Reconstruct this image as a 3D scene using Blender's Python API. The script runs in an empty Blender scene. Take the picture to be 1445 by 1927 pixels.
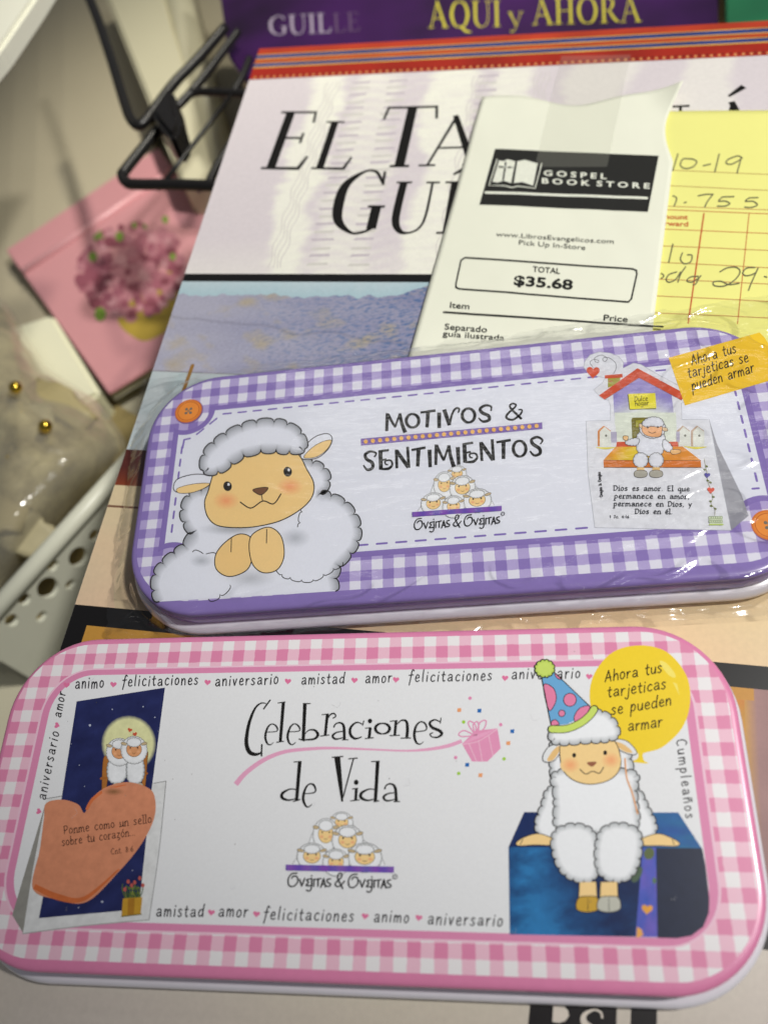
import bpy, bmesh, math, random
from mathutils import Vector, Matrix, noise
from mathutils.geometry import tessellate_polygon
random.seed(7)
SC = bpy.context.scene
COL = SC.collection

# ---------------------------------------------------------------- camera
F = 1640.71
CX, CY = 722.5, 963.5
RW = ((0.98686486, 0.03315409, -0.15810931),
      (-0.04547805, -0.88211664, -0.46883045),
      (-0.15501450, 0.46986279, -0.86902213))      # rows: camera right, down, forward
CAM = Vector((0.04593524, -0.03965612, 0.21685030))
cd = bpy.data.cameras.new('camera')
cam = bpy.data.objects.new('camera', cd)
COL.objects.link(cam)
SC.camera = cam
cd.sensor_fit = 'VERTICAL'
cd.sensor_height = 36.0
cd.sensor_width = 27.0
cd.lens = F / 1927 * 36.0
cd.clip_start = 0.01
cd.clip_end = 20
rt, dn, fw = (Vector(r) for r in RW)
M = Matrix((rt, -dn, -fw)).transposed().to_4x4()
M.translation = CAM
cam.matrix_world = M
cd.dof.use_dof = True
cd.dof.focus_distance = 0.246
cd.dof.aperture_fstop = 9.0

# ---------------------------------------------------------------- light
W = bpy.data.worlds.new('World')
SC.world = W
W.use_nodes = True
wb = W.node_tree.nodes['Background']
wb.inputs[0].default_value = (0.80, 0.84, 0.90, 1)
wb.inputs[1].default_value = 0.13


def lamp(name, loc, target, size, size_y, power, col, spot=None, spread=None):
    ld = bpy.data.lights.new(name, 'AREA' if spot is None else 'SPOT')
    ld.energy = power
    ld.color = col
    if spot is None:
        ld.shape = 'RECTANGLE'
        ld.size = size
        ld.size_y = size_y
        if spread:
            ld.spread = spread
    else:
        ld.spot_size, ld.spot_blend = spot
        ld.shadow_soft_size = size
    o = bpy.data.objects.new(name, ld)
    COL.objects.link(o)
    o.location = loc
    o.rotation_euler = (Vector(target) - Vector(loc)).to_track_quat('-Z', 'Y').to_euler()
    return o


lamp('ceiling_tube_lamp', (0.70, 0.14, 1.15), (0.147, 0.227, 0), 0.05, 0, 68.0, (1.0, 0.975, 0.925), spot=(math.radians(32.8), 0.66))  # spot for the ceiling light; narrowed cone edge shades the lower left
lamp('background_fill_lamp', (0.35, 0.95, 1.15), (-0.12, 0.43, -.16), 0.06, 0, 44.0, (1.0, 0.95, 0.80), spot=(math.radians(23), 1.0))  # added fill to brighten the left background, no known source
lamp('film_streak_lamp', (0.06, 1.15, 1.5), (0.05, 0.1, 0), 1.1, 0.10, 0.9, (1.0, 0.98, 0.94))  # added strip whose reflection draws streaks in the clear film
lamp('ceiling_tube_lamp', (0.95, -0.25, 1.5), (0.1, 0.05, 0), 0.1, 1.0, 2.2, (0.95, 0.97, 1.0))
SC.view_settings.view_transform = 'Standard'
SC.view_settings.look = 'None'
SC.view_settings.exposure = 0.0
SC.view_settings.gamma = 1.0
SC.render.engine = 'CYCLES'
SC.cycles.transparent_max_bounces = 16
SC.cycles.max_bounces = 8
SC.cycles.use_denoising = True


# ---------------------------------------------------------------- helpers
def lin(c):
    r = []
    for v in c:
        v /= 255.0
        r.append(v / 12.92 if v <= 0.04045 else ((v + 0.055) / 1.055) ** 2.4)
    return tuple(r)


def ray(x, y):
    return (rt * ((x - CX) / F) + dn * ((y - CY) / F) + fw)


def at(x, y, z):
    d = ray(x, y)
    t = (z - CAM.z) / d.z
    return CAM + d * t


def mat(name, col, rough=0.5, spec=0.5, noise_scale=None, noise_amt=0.0, col2=None, bump=0.0, bump_scale=None,
        metallic=0.0, coat=0.0, attr=None, detail=4.0, trans=0.0, stretch=None):
    m = bpy.data.materials.new(name)
    m.use_nodes = True
    nt = m.node_tree
    b = nt.nodes['Principled BSDF']
    b.inputs['Roughness'].default_value = rough
    b.inputs['Specular IOR Level'].default_value = spec
    b.inputs['Metallic'].default_value = metallic
    b.inputs['Coat Weight'].default_value = coat
    b.inputs['Coat Roughness'].default_value = 0.12
    if attr:
        a = nt.nodes.new('ShaderNodeAttribute')
        a.attribute_name = attr
        src = a.outputs['Color']
    else:
        r = nt.nodes.new('ShaderNodeRGB')
        r.outputs[0].default_value = (*lin(col), 1)
        src = r.outputs[0]
    tc = nt.nodes.new('ShaderNodeTexCoord')
    co = tc.outputs['Object']
    if stretch:
        mp = nt.nodes.new('ShaderNodeMapping')
        mp.inputs['Scale'].default_value = stretch
        nt.links.new(co, mp.inputs[0])
        co = mp.outputs[0]
    if noise_scale:
        n = nt.nodes.new('ShaderNodeTexNoise')
        n.inputs['Scale'].default_value = noise_scale
        n.inputs['Detail'].default_value = detail
        n.inputs['Roughness'].default_value = 0.65
        nt.links.new(co, n.inputs['Vector'])
        ra = nt.nodes.new('ShaderNodeMapRange')
        ra.inputs['From Min'].default_value = 0.3
        ra.inputs['From Max'].default_value = 0.7
        ra.inputs['To Min'].default_value = 0
        ra.inputs['To Max'].default_value = noise_amt
        nt.links.new(n.outputs['Fac'], ra.inputs['Value'])
        mx = nt.nodes.new('ShaderNodeMix')
        mx.data_type = 'RGBA'
        if col2 is None:
            mx.blend_type = 'MULTIPLY'
            mx.inputs['B'].default_value = (0.35, 0.35, 0.35, 1)
        else:
            mx.inputs['B'].default_value = (*lin(col2), 1)
        nt.links.new(src, mx.inputs['A'])
        nt.links.new(ra.outputs[0], mx.inputs['Factor'])
        src = mx.outputs['Result']
    nt.links.new(src, b.inputs['Base Color'])
    if bump:
        n2 = nt.nodes.new('ShaderNodeTexNoise')
        n2.inputs['Scale'].default_value = bump_scale or 300
        n2.inputs['Detail'].default_value = 3
        nt.links.new(co, n2.inputs['Vector'])
        bp = nt.nodes.new('ShaderNodeBump')
        bp.inputs['Strength'].default_value = bump
        bp.inputs['Distance'].default_value = 0.0004
        nt.links.new(n2.outputs['Fac'], bp.inputs['Height'])
        nt.links.new(bp.outputs[0], b.inputs['Normal'])
    if trans:
        b.inputs['Alpha'].default_value = trans
    return m


def gingham(name, light, mid, dark, px, py, ox, oy, white, rough=0.3):
    """woven checks: x stripes over y stripes, object coordinates in metres"""
    m = bpy.data.materials.new(name)
    m.use_nodes = True
    nt = m.node_tree
    b = nt.nodes['Principled BSDF']
    b.inputs['Roughness'].default_value = rough
    b.inputs['Specular IOR Level'].default_value = 0.45
    tc = nt.nodes.new('ShaderNodeTexCoord')
    nz = nt.nodes.new('ShaderNodeTexNoise')
    nz.inputs['Scale'].default_value = 900
    nt.links.new(tc.outputs['Object'], nz.inputs['Vector'])
    sp = nt.nodes.new('ShaderNodeSeparateXYZ')
    nt.links.new(tc.outputs['Object'], sp.inputs[0])

    def mth(op, a, bb=None, c=None):
        n = nt.nodes.new('ShaderNodeMath')
        n.operation = op
        for i, v in enumerate((a, bb, c)):
            if v is None:
                continue
            if isinstance(v, (int, float)):
                n.inputs[i].default_value = v
            else:
                nt.links.new(v, n.inputs[i])
        return n.outputs[0]
    jit = mth('MULTIPLY', mth('SUBTRACT', nz.outputs['Fac'], 0.5), 0.00035)

    def stripe(ch, p, o):
        v = mth('ADD', sp.outputs[ch], jit)
        v = mth('DIVIDE', mth('SUBTRACT', v, o), p)
        v = mth('COSINE', mth('MULTIPLY', v, 2 * math.pi))     # 1 at dark centre
        v = mth('MULTIPLY_ADD', v, 8.0, 0.5)
        n = nt.nodes.new('ShaderNodeClamp')
        nt.links.new(v, n.inputs[0])
        return n.outputs[0]
    s = mth('ADD', stripe('X', px, ox), stripe('Y', py, oy))
    s = mth('MULTIPLY', s, 0.5)
    fine = nt.nodes.new('ShaderNodeTexNoise')
    fine.inputs['Scale'].default_value = 2500
    nt.links.new(tc.outputs['Object'], fine.inputs['Vector'])
    s = mth('ADD', s, mth('MULTIPLY', mth('SUBTRACT', fine.outputs['Fac'], 0.5), 0.12))
    cr = nt.nodes.new('ShaderNodeValToRGB')
    cr.color_ramp.elements[0].color = (*lin(white), 1)
    cr.color_ramp.elements[1].color = (*lin(dark), 1)
    e = cr.color_ramp.elements.new(0.5)
    e.color = (*lin(mid), 1)
    nt.links.new(s, cr.inputs[0])
    nt.links.new(cr.outputs[0], b.inputs['Base Color'])
    return m


def tag(o, label=None, cat=None, group=None, kind=None):
    if label: o['label'] = label
    if cat: o['category'] = cat
    if group: o['group'] = group
    if kind: o['kind'] = kind
    return o


def empty(name, loc=(0, 0, 0), rz=0.0, label=None, cat=None, group=None):
    o = bpy.data.objects.new(name, None)
    o.empty_display_size = 0.02
    COL.objects.link(o)
    o.location = loc
    o.rotation_euler = (0, 0, rz)
    return tag(o, label, cat, group)


def obj(name, verts, faces, material, parent=None, smooth=False, solid=0.0):
    me = bpy.data.meshes.new(name)
    me.from_pydata([tuple(v) for v in verts], [], faces)
    bm = bmesh.new()
    bm.from_mesh(me)
    if smooth != 'keep':
        bmesh.ops.recalc_face_normals(bm, faces=bm.faces)
    bm.to_mesh(me)
    bm.free()
    if smooth:
        for p in me.polygons:
            p.use_smooth = True
    me.materials.append(material)
    o = bpy.data.objects.new(name, me)
    COL.objects.link(o)
    if parent:
        o.parent = parent
    if solid:
        md = o.modifiers.new('thick', 'SOLIDIFY')
        md.thickness = solid
        md.offset = -1
    return o


def catmull(pts, closed=False, n=6):
    P = [tuple(p) for p in pts]
    if len(P) < 3:
        return P
    out = []
    L = len(P)
    rng = L if closed else L - 1
    for i in range(rng):
        if closed:
            a, b, c, d = P[(i - 1) % L], P[i], P[(i + 1) % L], P[(i + 2) % L]
        else:
            a, b, c, d = P[max(i - 1, 0)], P[i], P[i + 1], P[min(i + 2, L - 1)]
        for k in range(n):
            t = k / n
            out.append(tuple(0.5 * ((2 * b[j]) + (-a[j] + c[j]) * t + (2 * a[j] - 5 * b[j] + 4 * c[j] - d[j]) * t * t +
                                    (-a[j] + 3 * b[j] - 3 * c[j] + d[j]) * t ** 3) for j in range(len(b))))
    if not closed:
        out.append(P[-1])
    return out


def ell(cx, cy, rx, ry, n=28, rot=0.0, a0=0.0, a1=2 * math.pi):
    c, s = math.cos(rot), math.sin(rot)
    out = []
    full = abs(a1 - a0 - 2 * math.pi) < 1e-6
    for i in range(n if full else n + 1):
        a = a0 + (a1 - a0) * i / n
        x, y = rx * math.cos(a), ry * math.sin(a)
        out.append((cx + x * c - y * s, cy + x * s + y * c))
    return out


class Ink:
    """flat print: stacked coloured sheets a micron or two apart on one surface"""
    DZ = 1.6e-6

    def __init__(self, z0=0.00002, hf=None):
        self.v, self.f, self.c = [], [], []
        self.z = z0
        self.hf = hf or (lambda x, y: 0.0)

    def add(self, pts, faces, cols, z=None):
        """pts local metres (x,y); cols one colour or per vertex (srgb)"""
        if z is None:
            self.z += self.DZ
            z = self.z
        b = len(self.v)
        for x, y in pts:
            self.v.append((x, y, z + self.hf(x, y)))
        one = not isinstance(cols[0], (tuple, list))
        for i in range(len(pts)):
            self.c.append(lin(cols if one else cols[i]))
        for f in faces:
            ar = 0.0
            for i in range(len(f)):
                x0, y0 = pts[f[i]]
                x1, y1 = pts[f[(i + 1) % len(f)]]
                ar += x0 * y1 - x1 * y0
            f = tuple(b + i for i in (f if ar > 0 else reversed(f)))
            self.f.append(f)

    def build(self, name, material, parent=None):
        me = bpy.data.meshes.new(name)
        me.from_pydata(self.v, [], self.f)
        ca = me.color_attributes.new('ink', 'FLOAT_COLOR', 'POINT')
        flat = []
        for c in self.c:
            flat += [c[0], c[1], c[2], 1.0]
        ca.data.foreach_set('color', flat)
        me.materials.append(material)
        o = bpy.data.objects.new(name, me)
        COL.objects.link(o)
        if parent:
            o.parent = parent
        return o


class Brush:
    """draws into an Ink in any 2-D drawing coordinates, through mp -> local metres"""

    def __init__(self, ink, mp, flip=True):
        self.ink, self.mp = ink, mp
        self.flip = flip            # drawing y runs down

    def sub(self, ox, oy, s):
        mp = self.mp
        return Brush(self.ink, lambda x, y: mp(ox + x / s, oy + y / s), self.flip)

    def poly(self, pts, col, z=None):
        P = [self.mp(x, y) for x, y in pts]
        tr = tessellate_polygon([[Vector((x, y, 0)) for x, y in P]])
        self.ink.add(P, [tuple(t) for t in tr], col, z)

    def smooth(self, pts, col, n=6, line=None, lw=0):
        q = catmull(pts, True, n)
        self.poly(q, col)
        if line:
            self.stroke(q + [q[0]], lw, line, raw=True)

    def grid(self, c00, c10, c11, c01, cols, nx=10, ny=10, z=None):
        """bilinear patch; cols: function (u,v)->srgb or colour"""
        P, C = [], []
        for j in range(ny + 1):
            for i in range(nx + 1):
                u, v = i / nx, j / ny
                x = (1 - u) * (1 - v) * c00[0] + u * (1 - v) * c10[0] + u * v * c11[0] + (1 - u) * v * c01[0]
                y = (1 - u) * (1 - v) * c00[1] + u * (1 - v) * c10[1] + u * v * c11[1] + (1 - u) * v * c01[1]
                P.append(self.mp(x, y))
                C.append(cols(u, v) if callable(cols) else cols)
        Fs = []
        for j in range(ny):
            for i in range(nx):
                a = j * (nx + 1) + i
                Fs.append((a, a + 1, a + nx + 2, a + nx + 1))
        self.ink.add(P, Fs, C, z)

    def stroke(self, pts, w, col, closed=False, raw=False, z=None, cap=True):
        """pts (x,y) or (x,y,w)"""
        q = [(p[0], p[1], p[2] if len(p) > 2 else w) for p in pts]
        if not raw and len(q) > 2:
            q = catmull(q, closed)
        if len(q) < 2:
            return
        d = []
        L = len(q)
        Lv, Rv = [], []
        for i in range(L):
            if closed:
                a, b = q[(i - 1) % L], q[(i + 1) % L]
            else:
                a, b = q[max(i - 1, 0)], q[min(i + 1, L - 1)]
            dx, dy = b[0] - a[0], b[1] - a[1]
            l = math.hypot(dx, dy) or 1
            nx, ny = -dy / l, dx / l
            h = q[i][2] / 2
            Lv.append((q[i][0] + nx * h, q[i][1] + ny * h))
            Rv.append((q[i][0] - nx * h, q[i][1] - ny * h))
        P = [self.mp(*p) for p in Lv + Rv]
        Fs = []
        for i in range(L if closed else L - 1):
            j = (i + 1) % L
            Fs.append((i, j, L + j, L + i))
        if cap and not closed:
            for e, o in ((0, 1), (L - 1, L - 2)):
                h = q[e][2] / 2
                dx, dy = q[e][0] - q[o][0], q[e][1] - q[o][1]
                l = math.hypot(dx, dy) or 1
                dx, dy = dx / l, dy / l
                base = len(P)
                for k in (1, 2, 3):
                    a = math.pi * k / 4
                    c, s = math.cos(a), math.sin(a)
                    # from left normal round the tip to the right
                    sg = 1 if e else -1
                    nx, ny = -dy * sg, dx * sg
                    P.append(self.mp(q[e][0] + h * (nx * c + dx * s), q[e][1] + h * (ny * c + dy * s)))
                Fs.append((e, base, base + 1, base + 2, L + e))
        self.ink.add(P, Fs, col, z)

    def ring(self, cx, cy, rx, ry, w, col, wt=None, rot=0.0, n=36):
        """ellipse outline; wt = width at top and bottom (contrast)"""
        wt = w if wt is None else wt
        pts = []
        for i, p in enumerate(ell(cx, cy, rx, ry, n, rot)):
            a = 2 * math.pi * i / n
            pts.append((p[0], p[1], wt + (w - wt) * abs(math.cos(a))))
        self.stroke(pts, w, col, closed=True, raw=True)

    def disc(self, cx, cy, rx, ry, col, edge=None, rot=0.0, n=28, soft=0.5):
        P = ell(cx, cy, rx, ry, n, rot)
        if edge is None:
            self.poly(P, col)
            return
        Q = ell(cx, cy, rx * soft, ry * soft, n, rot)
        pts = [self.mp(*p) for p in P + Q] + [self.mp(cx, cy)]
        Fs = []
        for i in range(n):
            j = (i + 1) % n
            Fs.append((i, j, n + j, n + i))
            Fs.append((n + i, n + j, 2 * n))
        self.ink.add(pts, Fs, [edge] * n + [col] * n + [col])

    def cloud(self, base, bump, amp, col=(236, 238, 242), shade=(172, 176, 180), depth=14, lw=3.0,
              line=(40, 40, 40), flat=None, jit=0.15, fill=True, shrink=True):
        """woolly outline with bumps along a closed curve; flat: open curve, its chord stays straight"""
        c = catmull(base, flat is None, 8)
        if flat is None:
            c = c + [c[0]]
        acc = [0]
        for i in range(1, len(c)):
            acc.append(acc[-1] + math.hypot(c[i][0] - c[i - 1][0], c[i][1] - c[i - 1][1]))
        N = max(3, int(round(acc[-1] / bump)))

        def pos(s):
            s = max(0, min(acc[-1], s))
            for i in range(1, len(acc)):
                if acc[i] >= s:
                    t = (s - acc[i - 1]) / ((acc[i] - acc[i - 1]) or 1)
                    return (c[i - 1][0] + (c[i][0] - c[i - 1][0]) * t, c[i - 1][1] + (c[i][1] - c[i - 1][1]) * t)
            return c[-1][:2]
        rnd = random.Random(len(base) * 31 + int(base[0][0]))
        ss = [acc[-1] * (k + (rnd.uniform(-jit, jit) if 0 < k < N else 0)) / N for k in range(N + 1)]
        nodes = [pos(s) for s in ss]
        ar = sum(nodes[i][0] * nodes[(i + 1) % len(nodes)][1] - nodes[(i + 1) % len(nodes)][0] * nodes[i][1]
                 for i in range(len(nodes)))
        sg = 1 if ar > 0 else -1
        out, inn, mid = [], [], []
        K = 7
        for k in range(N):
            a, b = nodes[k], nodes[k + 1]
            dx, dy = b[0] - a[0], b[1] - a[1]
            l = math.hypot(dx, dy) or 1
            nx, ny = dy / l * sg, -dx / l * sg
            for j in range(K):
                t = j / K
                h = amp * (math.sin(math.pi * t) ** 0.7 if t > 0 else 0)
                e = -0.12 * math.sin(2 * math.pi * t) * l
                out.append((a[0] + dx * t + nx * h + dx / l * e, a[1] + dy * t + ny * h + dy / l * e))
                s = ss[k] + (ss[k + 1] - ss[k]) * t
                p0, p1, pm = pos(s - 4), pos(s + 4), pos(s)
                tx, ty = p1[0] - p0[0], p1[1] - p0[1]
                tl = math.hypot(tx, ty) or 1
                mid.append(pm)
                inn.append((pm[0] - ty / tl * sg * depth, pm[1] + tx / tl * sg * depth))
        if flat is not None:
            out.append(nodes[-1])
        if fill:
            n = len(mid)
            self.poly(mid + ([nodes[-1]] if flat is not None else []), col)
            Fo = [(i, i + 1, n + i + 1, n + i) for i in range(n - 1)]
            if flat is None:
                Fo.append((n - 1, 0, n, 2 * n - 1))
            self.ink.add([self.mp(*q) for q in out[:n] + mid], Fo, col)
            if depth:
                n = len(inn)
                pts = [self.mp(*p) for p in out[:n] + inn]
                Fs = [(i, i + 1, n + i + 1, n + i) for i in range(n - 1)]
                if flat is None:
                    Fs.append((n - 1, 0, n, 2 * n - 1))
                self.ink.add(pts, Fs, [shade] * n + [col] * n)
        if lw:
            self.stroke(out, lw, line, closed=flat is None, raw=True)

    def heart(self, cx, cy, s, col, rot=0.0, line=None):
        pts = []
        for i in range(24):
            t = 2 * math.pi * i / 24
            x = 16 * math.sin(t) ** 3 / 17
            y = -(13 * math.cos(t) - 5 * math.cos(2 * t) - 2 * math.cos(3 * t) - math.cos(4 * t)) / 17
            c, sn = math.cos(rot), math.sin(rot)
            pts.append((cx + s * (x * c - y * sn), cy + s * (x * sn + y * c)))
        self.poly(pts, col)

    def text(self, font, s, p0, p1, xh, w, col, slant=0.0, gap=0.16, wob=0.0, fit=True, serif=False, seed=1, down=True, cap=True):
        """stroke font along a baseline p0->p1 in drawing coordinates; xh = x height there"""
        rnd = random.Random(seed + len(s))
        tot = 0
        for ch in s:
            tot += (font[ch][0] if ch in font else 0.5) + gap
        tot -= gap
        dx, dy = p1[0] - p0[0], p1[1] - p0[1]
        L = math.hypot(dx, dy)
        ux, uy = dx / L, dy / L
        vx, vy = (uy, -ux) if down else (-uy, ux)
        sx = L / tot if fit else xh
        x = 0
        z0 = self.ink.z + Ink.DZ
        mz = 0
        for ch in s:
            if ch not in font:
                x += 0.5 + gap
                continue
            g = font[ch]
            oy = rnd.uniform(-wob, wob)
            rs = 1 + rnd.uniform(-wob, wob)
            for k, st in enumerate(g[1:]):
                q = []
                for p in st:
                    a = (x + p[0] + slant * p[1] * xh / sx) * sx
                    b = (p[1] * rs + oy) * xh
                    ww = (p[2] * xh) if len(p) > 2 else w
                    q.append((p0[0] + ux * a + vx * b, p0[1] + uy * a + vy * b, ww))
                mz = max(mz, k)
                self.stroke(q, w, col, raw=(len(st) == 2 or getattr(font, 'raw', False)), z=z0 + k * Ink.DZ, cap=cap)
            x += g[0] + gap
        self.ink.z = z0 + mz * Ink.DZ


# hand-drawn letters, x height 1
HAND = {
    'a': (.68, [(.12, .82), (.33, .99), (.56, .85), (.58, .45), (.66, 0)], [(.57, .52), (.28, .5), (.08, .27), (.22, .02), (.48, .1), (.59, .36)]),
    'b': (.62, [(.1, 1.7), (.08, .8), (.1, 0)], [(.1, .55), (.35, .95), (.6, .6), (.45, .08), (.1, .04)]),
    'c': (.58, [(.56, .85), (.33, 1), (.1, .6), (.15, .15), (.38, 0), (.58, .14)]),
    'd': (.66, [(.56, .8), (.3, .95), (.06, .48), (.2, .03), (.48, .16), (.6, .5)], [(.68, 1.7), (.6, .8), (.64, 0)]),
    'e': (.6, [(.1, .5), (.52, .58), (.48, .92), (.28, 1), (.1, .6), (.15, .15), (.36, 0), (.6, .14)]),
    'f': (.5, [(.66, 1.55), (.48, 1.72), (.36, 1.35), (.28, .4), (.16, -.5)], [(.06, .92), (.58, .98)]),
    'g': (.6, [(.56, .85), (.3, 1), (.08, .55), (.24, .12), (.5, .35), (.57, .9)], [(.57, .92), (.55, -.3), (.3, -.62), (.04, -.36)]),
    'h': (.6, [(.1, 1.7), (.08, .8), (.08, 0)], [(.08, .45), (.32, .95), (.52, .8), (.58, 0)]),
    'i': (.2, [(.12, .95), (.1, 0)], [(.14, 1.34), (.15, 1.42)]),
    'j': (.3, [(.26, .95), (.2, -.35), (.02, -.6), (-.15, -.4)], [(.28, 1.34), (.29, 1.42)]),
    'l': (.22, [(.14, 1.7), (.1, .8), (.12, 0)]),
    'm': (.92, [(.06, .95), (.08, 0)], [(.08, .55), (.27, .95), (.44, .7), (.45, 0)], [(.45, .55), (.65, .95), (.82, .7), (.88, 0)]),
    'n': (.6, [(.06, .95), (.08, 0)], [(.08, .5), (.32, .96), (.52, .75), (.56, 0)]),
    'o': (.6, [(.3, 1), (.08, .7), (.12, .15), (.35, .02), (.56, .35), (.5, .85), (.26, 1)]),
    'p': (.6, [(.1, .95), (.08, 0), (.04, -.7)], [(.08, .5), (.34, .98), (.56, .6), (.42, .08), (.08, .12)]),
    'q': (.6, [(.54, .88), (.28, .98), (.06, .5), (.22, .04), (.5, .3)], [(.55, .95), (.54, -.65)]),
    'r': (.46, [(.06, .95), (.1, 0)], [(.1, .5), (.26, .9), (.46, .9)]),
    's': (.5, [(.46, .86), (.26, 1), (.08, .78), (.26, .54), (.46, .26), (.26, 0), (.03, .12)]),
    't': (.46, [(.24, 1.45), (.2, .5), (.3, .02), (.46, .1)], [(.02, .98), (.46, 1.02)]),
    'u': (.6, [(.06, .95), (.1, .2), (.3, 0), (.5, .3), (.56, .95)], [(.56, .95), (.58, 0)]),
    'v': (.54, [(.04, .95), (.26, .02)], [(.26, .02), (.5, 1)]),
    'y': (.58, [(.04, .95), (.28, .2)], [(.56, 1), (.34, .15), (.08, -.62)]),
    'z': (.55, [(.08, .95), (.52, .92)], [(.52, .92), (.08, .05)], [(.08, .05), (.4, 0), (.5, -.3), (.2, -.5)]),
    'A': (.8, [(.05, 0), (.42, 1.6)], [(.42, 1.6), (.74, 0)], [(.12, .5), (.72, .6)]),
    'C': (.8, [(.72, 1.4), (.45, 1.62), (.12, 1.05), (.15, .3), (.42, 0), (.74, .2)]),
    'D': (.8, [(.16, 1.5), (.12, 0)], [(.02, 1.5), (.5, 1.5), (.76, .9), (.56, .2), (.05, 0)]),
    'E': (.7, [(.14, 1.55), (.12, 0)], [(.12, 1.55), (.62, 1.58)], [(.12, .82), (.52, .86)], [(.12, 0), (.64, .02)]),
    'J': (.6, [(.44, 1.5), (.44, .3), (.28, 0), (.06, .2)], [(.2, 1.5), (.6, 1.5)]),
    'O': (.9, [(.5, 1.55), (.1, 1.1), (.15, .3), (.5, 0), (.85, .5), (.75, 1.3), (.4, 1.5)]),
    'P': (.7, [(.16, 1.5), (.12, 0)], [(.02, 1.45), (.45, 1.58), (.66, 1.15), (.42, .7), (.14, .72)]),
    '&': (.9, [(.85, 0), (.25, 1.15), (.4, 1.5), (.58, 1.2), (.12, .45), (.3, 0), (.7, .3), (.85, .7)]),
    '.': (.16, [(.06, .03), (.08, .05)]), ',': (.2, [(.1, .06), (.04, -.2)]), ':': (.2, [(.08, .1), (.09, .12)], [(.08, .7), (.09, .72)]),
    '1': (.3, [(.05, 1.2), (.18, 1.5)], [(.18, 1.5), (.16, 0)]),
    '4': (.6, [(.4, 1.5), (.05, .5)], [(.05, .5), (.6, .5)], [(.44, 1), (.44, 0)]),
    '6': (.6, [(.5, 1.45), (.15, .9), (.1, .3), (.3, 0), (.55, .3), (.35, .8), (.1, .5)]),
    '8': (.6, [(.3, 1.5), (.08, 1.15), (.5, .4), (.3, 0), (.08, .35), (.5, 1.1), (.3, 1.5)]),
    '0': (.6, [(.3, 1.4), (.05, .7), (.28, 0), (.56, .7), (.3, 1.4)]),
}
HAND['n~'] = None
del HAND['n~']
HAND['ñ'] = (HAND['n'][0], *HAND['n'][1:], [(.08, 1.2), (.24, 1.32), (.38, 1.2), (.54, 1.32)])
HAND['ó'] = (HAND['o'][0], *HAND['o'][1:], [(.3, 1.2), (.46, 1.5)])
HAND['é'] = (HAND['e'][0], *HAND['e'][1:], [(.3, 1.2), (.46, 1.5)])
# the verse letters: same skeleton with small foot serifs
BOOKISH = {}
for k, g in HAND.items():
    extra = []
    if k in 'hmnruñ':
        extra = [[(-.04, 0), (.2, 0)], [(g[0] - .14, 0), (g[0] + .06, 0)]] if k != 'r' else [[(-.04, 0), (.26, 0)]]
    if k in 'il':
        extra = [[(-.04, 0), (.28, 0)], [(-.04, .93 if k == 'i' else 1.66), (.12, .93 if k == 'i' else 1.68)]]
    if k in 'pq':
        extra = [[(-.08, -.68), (.2, -.68)]] if k == 'p' else [[(.4, -.66), (.68, -.66)]]
    BOOKISH[k] = (*g, *extra)

# chiselled roman capitals, cap height 1: points carry their own widths
TK, TN = .105, .034


class RawFont(dict):
    raw = False


def _s(*p):
    return list(p)


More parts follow.
